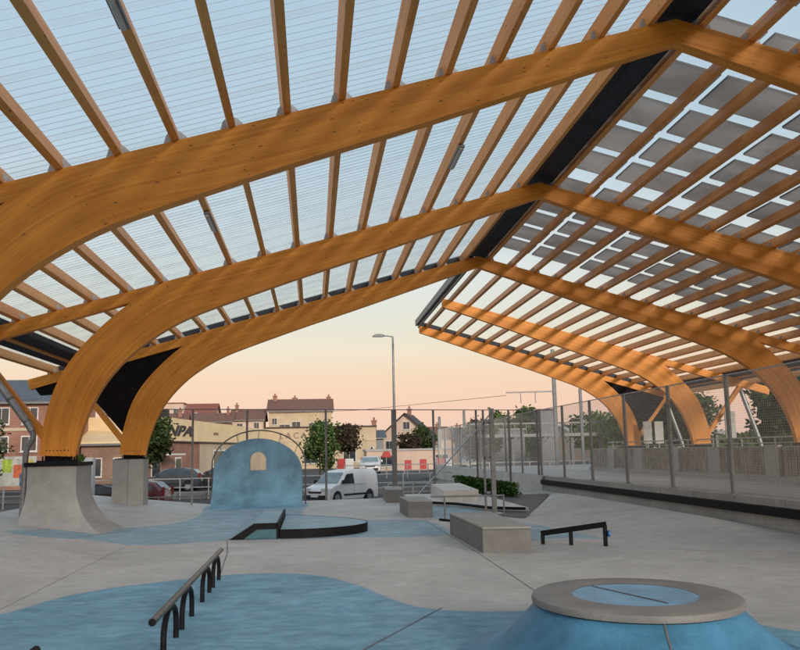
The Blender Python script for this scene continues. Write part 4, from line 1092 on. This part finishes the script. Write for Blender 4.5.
for i in range(5200):   # low hedge
    t = rn.random(); x = 5.45+t*1.35+rn.gauss(0, .08); y = 33.0-t*3.6+rn.gauss(0, .35); z = .02+rn.random()**.8*(.66-.2*t)
    u = Vector((rn.gauss(0, 1), rn.gauss(0, 1), rn.gauss(0, 1))).normalized(); v = u.cross(Vector((.3, rn.random(), 1))).normalized(); s2 = rn.uniform(.03, .07); p = Vector((x, y, z))
    mb.face([p-u*s2, p+v*s2*.6, p+u*s2, p-v*s2*.6])
tag(mb.build('hedge', leaf_mat('hedge_leaves', (.05, .11, .02)), org=(6.1, 31, 0)), 'low green hedge between the pale block and the right wall', 'hedge')
mb = MB()
for i in range(60):
    a = rn.uniform(0, 6.28); l = rn.uniform(.06, .20); p = Vector((-4.98+rn.gauss(0, .04), 19.35+rn.gauss(0, .04), 1.55)); e = p+Vector((math.cos(a)*l*.7, math.sin(a)*l*.7, rn.uniform(.04, .20)))
    w = Vector((-math.sin(a), math.cos(a), 0))*.022; m_ = p.lerp(e, .6); mb.face([p, m_+w, e, m_-w])
tag(mb.build('weed', LEAFC, org=(-4.98, 19.35, 1.55)), 'small green weed growing on top of the quarter pipe', 'plant')

# ------------------------------------------------------------------ buildings
BRK = brick_mat('red_brick', (.30, .11, .075), (.36, .15, .10), (.30, .26, .22)); BRK2 = brick_mat('brown_brick', (.26, .14, .09), (.32, .18, .12), (.3, .26, .22))
CREAM = mat('cream_render', (.80, .62, .37), .8, .6, .08, fine=.04); BEIGE = mat('beige_render', (.56, .45, .33), .8, .5, .12, fine=.05); OCHRE = mat('ochre_render', (.60, .47, .31), .8, .5, .14, fine=.05)
PINK = mat('pinkish_render', (.68, .50, .40), .8, .6, .1); ROOFT = mat('brown_roof_tiles', (.19, .095, .068), .8, 5, .3, bump=.4, bscale=12, fine=.2, fscale=14); SLATE = mat('blue_slate', (.085, .10, .125), .6, 4, .25, fine=.15)
ROOFR = mat('red_roof_tiles', (.26, .09, .065), .8, 5, .3, fine=.2, fscale=14); DKROOF = mat('dark_roof_tiles', (.05, .042, .045), .75, 5, .3, fine=.2)
WFR = mat('white_window_frame', (.70, .68, .64), .5); DOORM = mat('dark_door', (.05, .035, .03), .5)
def house(name, x, y, rz, w, d, zb, hw, hr, wall, roof, lab, wins=(), chim=(), overh=.35, hip=False, gable_front=False, cat='house', flat=False, group=None):
    "front face at local y=0 facing -y, x in -w/2..w/2; windows (cx, cz, w, h) on front"
    root = empty(name, (x, y, zb), lab, cat, group); root.rotation_euler = (0, 0, rz)
    O = (0, 0, 0)
    mb = MB()
    if flat:
        mb.box((-w/2, 0, -1), (w/2, d, hw)); mb.build('wall', wall, root, org=O)
        mb = MB(); mb.box((-w/2-.12, -.12, hw), (w/2+.12, d+.12, hw+.18)); mb.build('cornice', roof, root, org=O)
    elif gable_front:
        mb.prism([(-w/2, 0, -1), (w/2, 0, -1), (w/2, 0, hw), (0, 0, hw+hr), (-w/2, 0, hw)], (0, d, 0)); mb.build('wall', wall, root, org=O)
        mb = MB(); sl = hr/(w/2)
        for s in (-1, 1):
            mb.prism([(0, -overh, hw+hr+.02), (s*(w/2+overh), -overh, hw-sl*overh+.02), (s*(w/2+overh), -overh, hw-sl*overh+.20), (0, -overh, hw+hr+.22)], (0, d+2*overh, 0))
        mb.build('roof', roof, root, org=O)
    else:
        mb.prism([(-w/2, 0, -1), (-w/2, d, -1), (-w/2, d, hw), (-w/2, d/2, hw+hr), (-w/2, 0, hw)], (w, 0, 0)); mb.build('wall', wall, root, org=O)
        mb = MB(); sl = hr/(d/2)
        hx = .9 if hip else 0
        for s in (0, 1):
            yy = lambda v: v if s == 0 else d-v
            P = [(-w/2-overh, yy(-overh), hw-sl*overh+.02), (w/2+overh, yy(-overh), hw-sl*overh+.02), (w/2+overh-hx, yy(d/2), hw+hr+.02), (-w/2-overh+hx, yy(d/2), hw+hr+.02)]
            mb.prism(P if s == 0 else P[::-1], (0, 0, .16))
        mb.build('roof', roof, root, org=O)
        mb = MB(); mb.box((-w/2-overh, -overh-.1, hw-sl*overh-.1), (w/2+overh, -overh, hw-sl*overh+.05)); mb.build('gutter', GALVD, root, org=O)
    for (cx, cz, ww, wh) in wins:
        mb = MB(); mb.box((cx-ww/2-.07, -.05, cz-wh/2-.07), (cx+ww/2+.07, -.003, cz+wh/2+.07)); f = mb.build('window', WFR, root, org=O)
        mb = MB(); mb.box((cx-ww/2, -.065, cz-wh/2), (cx-.02, -.051, cz+wh/2)); mb.box((cx+.02, -.065, cz-wh/2), (cx+ww/2, -.051, cz+wh/2)); mb.build('pane', GLASS, f, org=O)
        mb = MB(); mb.box((cx-ww/2-.12, -.14, cz-wh/2-.14), (cx+ww/2+.12, -.003, cz-wh/2-.08)); mb.build('sill', PALEC, f, org=O)
    for (cx, cy, zt, cw) in chim:
        mb = MB(); mb.box((cx-cw/2, cy-cw/2, hw*.8), (cx+cw/2, cy+cw/2, zt)); mb.box((cx-cw/2-.08, cy-cw/2-.08, zt), (cx+cw/2+.08, cy+cw/2+.08, zt+.15)); mb.tube([(cx, cy, zt+.15), (cx, cy, zt+.5)], .12, 8)
        mb.build('chimney', BRK, root, org=O)
    return root
# big house, centre left
house('large_house', -1.9, 130, 0, 9.3, 9, -.3, 8.2, 1.75, OCHRE, ROOFT, 'big ochre house with a long brown roof and three chimneys', [(-2.3, 5.6, 1.5, 1.0), (-.6, 5.7, 1.2, 1.6), (1.8, 5.6, 1.1, 1.3), (3.6, 5.8, 1.1, 1.4), (-3.8, 6.6, .7, .9)], [(-3.9, 4, 10.5, .6), (-.9, 4.5, 10.2, .7), (4.3, 4.5, 10.3, .6)])
house('side_house', -9.6, 128, 0, 4.6, 8, -.3, 6.9, 1.5, PINK, ROOFT, 'lower pinkish house attached to the left of the big ochre house', [(1.4, 5.9, .7, 1.0), (-1, 5.8, .8, 1.0)], [(-1.7, 3, 9.0, .45)])
house('terrace_house', -15.0, 126, 0, 6.6, 8, -.3, 6.6, 1.2, BRK2, ROOFT, 'brown-roofed terraced house left of the pinkish house', [(-1.5, 5.4, .9, 1.2), (1.6, 5.4, .9, 1.2)], [(2.6, 3, 8.4, .4)])
house('red_roof_house', -17.6, 138, 0, 4.4, 8, -.3, 8.2, 1.7, PINK, ROOFR, 'house with a square red roof standing above the cream hall', [(-.8, 8.0, .7, .8)], [])
house('low_roof_house', -22.5, 118, R(4), 11, 9, -.3, 6.0, 1.5, PINK, ROOFT, 'long low brown-roofed house behind the cream hall', [(3.6, 5.2, .9, 1.0), (1.0, 5.2, .9, 1.0)], [(4.6, 3, 7.9, .5), (-1, 4, 8.0, .5)])
house('pink_block', -24.2, 150, 0, 4.6, 8, -.3, 10.6, 0, PINK, ROOFR, 'pinkish flat-roofed block of flats left of the red roof', [(-1.2, 9.2, 1.0, 1.0), (1.2, 9.2, 1.0, 1.0), (1.2, 7.2, 1.0, 1.0)], [], flat=True)
house('white_dormer_house', -21.0, 108, 0, 3.4, 6, -.3, 6.6, 1.1, WFR, DKROOF, 'small white house with dark roof at the edge of the farther arch', [(.4, 5.8, .8, .8)], [])
# cream hall with letters: facade runs obliquely away
P0 = Vector((-12.7, 66, -.3)); P1 = Vector((-5.6, 104, -.3)); dv = P1-P0; ang = math.atan2(dv.y, dv.x); LF = dv.length
hall = empty('cream_hall', P0, 'long hall with a cream upper band, brick base and dark letters', 'hall'); hall.rotation_euler = (0, 0, ang)
O = (0, 0, 0)
mb = MB(); mb.box((0, .02, -1), (14, 14, 3.1)); mb.build('brick_base', BRK, hall, org=O)
mb = MB(); mb.box((14.003, .03, -1), (LF, 14, 3.1)); mb.build('beige_base', BEIGE, hall, org=O)
mb = MB(); mb.prism([(-.1, -.25, 3.1), (LF, -.25, 3.1), (LF, -.25, 4.72), (6, -.25, 4.95), (-.1, -.25, 4.85)], (0, 14.2, 0)); mb.build('cream_band', CREAM, hall, org=O)
mb = MB(); mb.box((-.12, -.28, 3.04), (LF, -.22, 3.12)); mb.build('drip_moulding', GALVD, hall, org=O)
for (x0, x1, z0, z1) in ((2.2, 4.2, -.2, 1.9), (7.5, 9.0, .5, 1.8), (18, 22, -.2, 2.4), (27, 30, -.2, 2.3)):
    mb = MB(); mb.box((x0, -.04, z0), (x1, .0, z1)); f = mb.build('door' if z0 < 0 else 'window', WFR, hall, org=O)
    mb = MB(); mb.box((x0+.15, -.07, z0+.2), (x1-.15, -.041, z1-.15)); mb.build('pane', GLASS, f, org=O)
mb = MB(); mb.box((1.6, -1.6, 1.95), (5.4, -.02, 2.08)); mb.build('canopy_shelf', WHITE, hall, org=O)
def text(txt, size, m, par, M, ext=.03, shear=0., name='lettering', bold=.0):
    cu = bpy.data.curves.new(name, 'FONT'); cu.body = txt; cu.size = size; cu.extrude = ext; cu.shear = shear; cu.offset = bold
    to = bpy.data.objects.new(name+'_tmp', cu); COL.objects.link(to)
    bpy.context.view_layer.update(); dg = bpy.context.evaluated_depsgraph_get(); me = bpy.data.meshes.new_from_object(to.evaluated_get(dg)); bpy.data.objects.remove(to)
    me.transform(M @ Matrix.Rotation(R(90), 4, 'X')); me.materials.clear(); me.materials.append(m)
    o = bpy.data.objects.new(name, me); COL.objects.link(o); o.parent = par; return o
INK = mat('dark_lettering', (.03, .022, .04), .5); FADED = mat('faded_lettering', (.28, .17, .11), .7)
# facade x for given picture position is found from the oblique run of the wall
text('NPA', 1.18, INK, hall, Matrix.Translation((4.6, -.29, 3.55)) @ Matrix.Diagonal((2.65, 1, 1, 1)), .03, .35, bold=.035)
mb = MB()
for a, b in ((0, .5), (.62, .75), (.87, 1.25)): mb.box((17.2+a*1.2, -.29, 3.75), (17.2+b*1.2, -.255, 3.98))
mb.build('small_mark', FADED, hall, org=O)
# ochre hall straight on
oh = house('ochre_hall', .9, 104.5, 0, 13.2, 12, -.3, 4.85, 0, OCHRE, DOORM, 'low ochre hall with dark cornice and faded letters behind the trees', [(-1.2, 1.5, 1.6, 1.6), (3.4, 1.6, 1.4, 1.6)], [], flat=True, cat='hall')
mb = MB(); mb.box((-6.6, -.06, 3.2), (6.6, -.005, 3.36)); mb.build('string_course', BEIGE, oh, org=O)
text('L A C A T', 1.0, FADED, oh, Matrix.Translation((-4.9, -.03, 3.65)) @ Matrix.Diagonal((.95, 1, 1, 1)), .02)
mb = MB()
rn2 = random.Random(11)
for i in range(26):
    x = -4+rn2.random()*10; z = .6+rn2.random()*1.6; mb.box((x, -.03, z), (x+rn2.uniform(.1, .5), -.006, z+rn2.uniform(.08, .4)))
mb.build('wall_graffiti', mat('graffiti_paint', (.62, .60, .52), .7, 3, .3), oh, org=O)
# chimney stack house and gabled house
house('grey_shed', 7.6, 106, 0, 1.9, 6, -.3, 3.6, .8, GALVD, SLATE, 'small grey house with a tall chimney between hall and gabled house', [(0, 1.6, .7, .9)], [(-.1, 1.5, 5.6, .55)])
house('gabled_house', 11.6, 110, R(-14), 6.6, 8.5, -.3, 3.6, 2.9, PINK, DKROOF, 'pale gabled house with a dark roof behind the street lamp', [(.2, 5.1, .8, .9), (-2.0, 2.6, .9, 1.1), (.3, 2.6, .9, 1.1), (2.0, 2.6, .7, 1.0)], [(.2, 3, 7.2, .5)], gable_front=True, overh=.4)
# shop front with red banners
shop = house('low_shop', 9.6, 84, 0, 9.0, 5, -.3, 1.95, 0, PINK, RAILW, 'low pale shop with red banners in front of the gabled house', [(-2.6, 1.0, 1.1, 1.0), (2.8, 1.0, 1.2, 1.0)], [], flat=True, cat='shop')
RED = mat('red_banner', (.50, .05, .05), .5, 3, .1)
def banner(x, y, z, w, h, lab, split):
    root = empty('banner', (x, y, -.3), lab, 'banner', 'red banners by the street')
    mb = MB(); mb.box((x-w/2, y-.02, z), (x+w/2*(0 if split else 1), y+.02, z+h)); part(mb, 'red_cloth', RED, root)
    if split: mb = MB(); mb.box((x+.004, y-.02, z-.05), (x+w/2, y+.02, z+h)); part(mb, 'white_cloth', WHITE, root)
    mb = MB(); mb.box((x-w/2-.05, y-.03, -.32), (x-w/2-.005, y+.03, z+h+.1)); part(mb, 'pole', GALV, root)
banner(2.55, 70, .15, 1.3, .95, 'red and white banner just above the white van roof', True)
banner(8.0, 74, .05, .6, .8, 'red banner left of the street lamp post', False)
banner(9.3, 74, .05, .6, .85, 'red banner right of the street lamp post', False)
banner(11.0, 73, -.05, 1.25, 1.0, 'red and white banner farthest right by the railing', True)
for i, (x, z) in enumerate(((7.0, 1.0),)):
    mb = MB(); mb.prism([(x-.5, 83.9, z+.05), (x+.5, 83.9, z+.05), (x+.3, 83.9, z+.6), (x-.2, 83.9, z+.6)], (0, -.03, 0)); mb.build('red_awning', RED, shop, org=(9.6, 84, -.3))
# left: brick building with slate roof
bw = [(x, 4.75, .9, 1.0) for x in (-8, -6.2, -4.4, -2.6, -.8, 1.0, 2.8)] + [(x, 2.9, .9, .9) for x in (-8, -6.2, -4.4, -2.6, -.8, 1.0, 2.8)] + [(x, .9, 1.0, 1.4) for x in (-6.5, -3, .5)]
lb = house('brick_building', -21.6, 60, R(3), 8.6+2, 9, -.3, 5.75, 1.6, BRK, SLATE, 'red brick building with white windows and slate roof at far left', [w for w in bw if abs(w[0]) < 4.6], [], cat='building')
mb = MB(); mb.box((-5.3, -.18, 5.55), (5.3, -.01, 5.85)); mb.build('white_cornice', WFR, lb, org=O)
mb = MB(); mb.box((-5.3, -.08, 3.75), (5.3, -.01, 3.95)); mb.build('string_course', BEIGE, lb, org=O)
house('brick_annexe', -14.6, 63.5, 0, 3.4, 7, -.3, 2.9, .9, BRK2, CREAM, 'low brown brick annexe with pale roof seen under the nearest left arch', [(-.7, 1.2, .8, 1.2), (1.0, 1.2, .8, 1.2)], [])
house('white_gable_house', -18.2, 92, 0, 3.6, 6, -.3, 4.9, 1.3, WFR, ROOFT, 'white house glimpsed under the nearest left arch', [(0, 4.4, .8, .9)], [], gable_front=True)
house('far_house', 20.5, 150, R(6), 7, 8, -.3, 4.0, 1.9, PINK, ROOFT, 'far small house with brown roof right of the gabled house', [(-1.6, 2.6, .9, 1.0), (1.2, 2.6, .9, 1.0)], [(2.0, 4, 6.4, .5)])
house('far_grey_house', 27.5, 155, R(-8), 6, 8, -.3, 3.6, 2.2, BEIGE, DKROOF, 'far small house with dark roof among the dark trees', [(0, 2.4, .9, 1.0)], [(-1.6, 4, 6.3, .5)])
mb = MB(); mb.tube([(13.55, 60, 5.35), (4, 74, 5.15), (-6, 90, 5.6)], .018, 5); o = mb.build('overhead_wire', GALVD, org=(13.55, 60, 5.35)); tag(o, 'thin overhead railway wire hanging left from the mast arm', 'wire')
# railway footbridge
fb = empty('footbridge', (24, 82, -.3), 'grey steel railway footbridge with trussed panels beyond the fence', 'bridge')
mb = MB(); mb.box((14.5, 81, 2.7), (40, 83.4, 3.0)); mb.box((14.5, 80.9, 3.9), (40, 81.05, 4.05)); part(mb, 'deck', GALVD, fb)
mb = MB()
x = 14.6
while x < 39:
    mb.bar((x, 80.98, 3.0), (x, 80.98, 3.9), .06); x += 1.1
part(mb, 'parapet', GALVD, fb)
for i in range(9):
    x = 16+i*2.9; mb = MB(); mb.box((x-.13, 81.5, -.4), (x+.13, 82.0, 2.7)); mb.bar((x, 81.7, 1.9), (x-.7, 81.7, 2.7), .08); mb.bar((x, 81.7, 1.9), (x+.7, 81.7, 2.7), .08); part(mb, 'column', DKG, fb)
house('station_shed', 27.5, 100, 0, 1.9, 6, -.3, 6.3, 0, mat('grey_cladding', (.22, .23, .24), .6), DKROOF, 'plain grey rooftop shed behind the footbridge', [], [], flat=True, cat='shed')
house('grey_fence_hall', 19.4, 92, 0, 6.5, 7, -.3, 3.9, 0, mat('grey_cladding', (.22, .23, .24), .6), GALVD, 'low grey clad shed behind the heavy corner post', [], [], flat=True, cat='shed')
house('distant_shed', 46, 120, 0, 20, 10, -.3, 4.2, .8, PINK, RAILW, 'long pale shed far beyond the footbridge', [(-6, 2.2, 1.4, 1.2), (0, 2.2, 1.4, 1.2), (5, 2.2, 1.4, 1.2)], [], cat='shed')
# distant band of trees closing the horizon
mb = MB(); rn = random.Random(9)
for i in range(15000):
    x = rn.uniform(-160, 240); hh = 4.6+1.9*noise.noise(Vector((x*.06, 3, 0)))+1.2*noise.noise(Vector((x*.25, 8, 0)))
    z = -.3+hh*rn.random()**.6; y = 190+rn.uniform(-4, 4); s2 = rn.uniform(.5, 1.0)
    u = Vector((rn.gauss(0, 1), rn.gauss(0, .5), rn.gauss(0, 1))).normalized(); v = u.cross(Vector((rn.gauss(0, .3), 1, rn.gauss(0, .3)))).normalized(); p = Vector((x, y, z))
    mb.face([p-u*s2, p+v*s2*.7, p+u*s2, p-v*s2*.7])
o = mb.build('distant_wood', LEAFA, org=(0, 190, 0)); o['kind'] = 'stuff'; o['label'] = 'distant line of dark trees closing the horizon'; o['category'] = 'woodland'

# ------------------------------------------------------------------ world and light
w = bpy.data.worlds.new('World'); S.world = w; w.use_nodes = True
N = w.node_tree.nodes; L = w.node_tree.links; bg = N['Background']
tc = N.new('ShaderNodeTexCoord'); sp = N.new('ShaderNodeSeparateXYZ'); L.new(tc.outputs['Generated'], sp.inputs[0])
rp = N.new('ShaderNodeValToRGB')
def s2l(c): return tuple(((v/255+.055)/1.055)**2.4 if v/255 > .04045 else v/255/12.92 for v in c)
stops = [(0.0, (.50, .25, .27)), (.0087, (.53, .275, .28)), (.047, (.65, .28, .185)), (.066, (.69, .33, .165)), (.087, (.71, .385, .17)), (.113, (.71, .49, .26)), (.139, (.65, .52, .30)), (.208, (.63, .60, .49)), (.27, (.54, .57, .53)), (.342, (.44, .53, .54)), (.5, (.42, .534, .60)), (.75, (.52, .58, .60)), (1.0, (.56, .60, .61))]
cr = rp.color_ramp
while len(cr.elements) < len(stops): cr.elements.new(.5)
for e, (p, c) in zip(cr.elements, stops): e.position = p; e.color = (*c, 1)
L.new(sp.outputs['Z'], rp.inputs['Fac'])
sky = N.new('ShaderNodeTexSky'); sky.sky_type = 'NISHITA'; sky.sun_disc = False; sky.sun_elevation = R(14); sky.sun_rotation = R(170)
bg.inputs['Strength'].default_value = .05; sky.dust_density = .3; sky.ozone_density = 3.0; L.new(sky.outputs[0], bg.inputs['Color'])
b2 = N.new('ShaderNodeBackground'); b2.inputs['Strength'].default_value = 1.0; L.new(rp.outputs[0], b2.inputs['Color'])
ad = N.new('ShaderNodeAddShader'); L.new(bg.outputs[0], ad.inputs[0]); L.new(b2.outputs[0], ad.inputs[1]); L.new(ad.outputs[0], N['World Output'].inputs['Surface'])
sl = bpy.data.lights.new('sun', 'SUN'); sl.energy = 2.3; sl.angle = R(10); sl.color = (1, .87, .74)
so = bpy.data.objects.new('sun', sl); COL.objects.link(so)
az, el = R(160), R(14)
d = Vector((math.sin(az)*math.cos(el), math.cos(az)*math.cos(el), math.sin(el)))
so.rotation_euler = d.to_track_quat('Z', 'Y').to_euler()

# ------------------------------------------------------------------ camera (from the fitted perspective)
cam = bpy.data.cameras.new('camera'); co = bpy.data.objects.new('camera', cam); COL.objects.link(co); S.camera = co
f0, pi_, ya_, ro_ = 864.06, .1444, .1018, -.0201
cam.sensor_fit = 'HORIZONTAL'; cam.sensor_width = 36; cam.lens = 36*f0/800; cam.clip_end = 6000; cam.clip_start = .05
fw = Vector((math.sin(ya_)*math.cos(pi_), math.cos(ya_)*math.cos(pi_), math.sin(pi_))); rt = Vector((math.cos(ya_), -math.sin(ya_), 0)); up = rt.cross(fw)
r2 = rt*math.cos(ro_)+up*math.sin(ro_); u2 = -rt*math.sin(ro_)+up*math.cos(ro_)
Mx = Matrix((r2, u2, -fw)).transposed().to_4x4(); Mx.translation = (0, 0, 1.65); co.matrix_world = Mx

S.render.engine = 'CYCLES'
S.cycles.transparent_max_bounces = 24; S.cycles.max_bounces = 6; S.cycles.diffuse_bounces = 3
S.view_settings.view_transform = 'Standard'; S.view_settings.look = 'None'; S.view_settings.gamma = 1; S.view_settings.exposure = 0
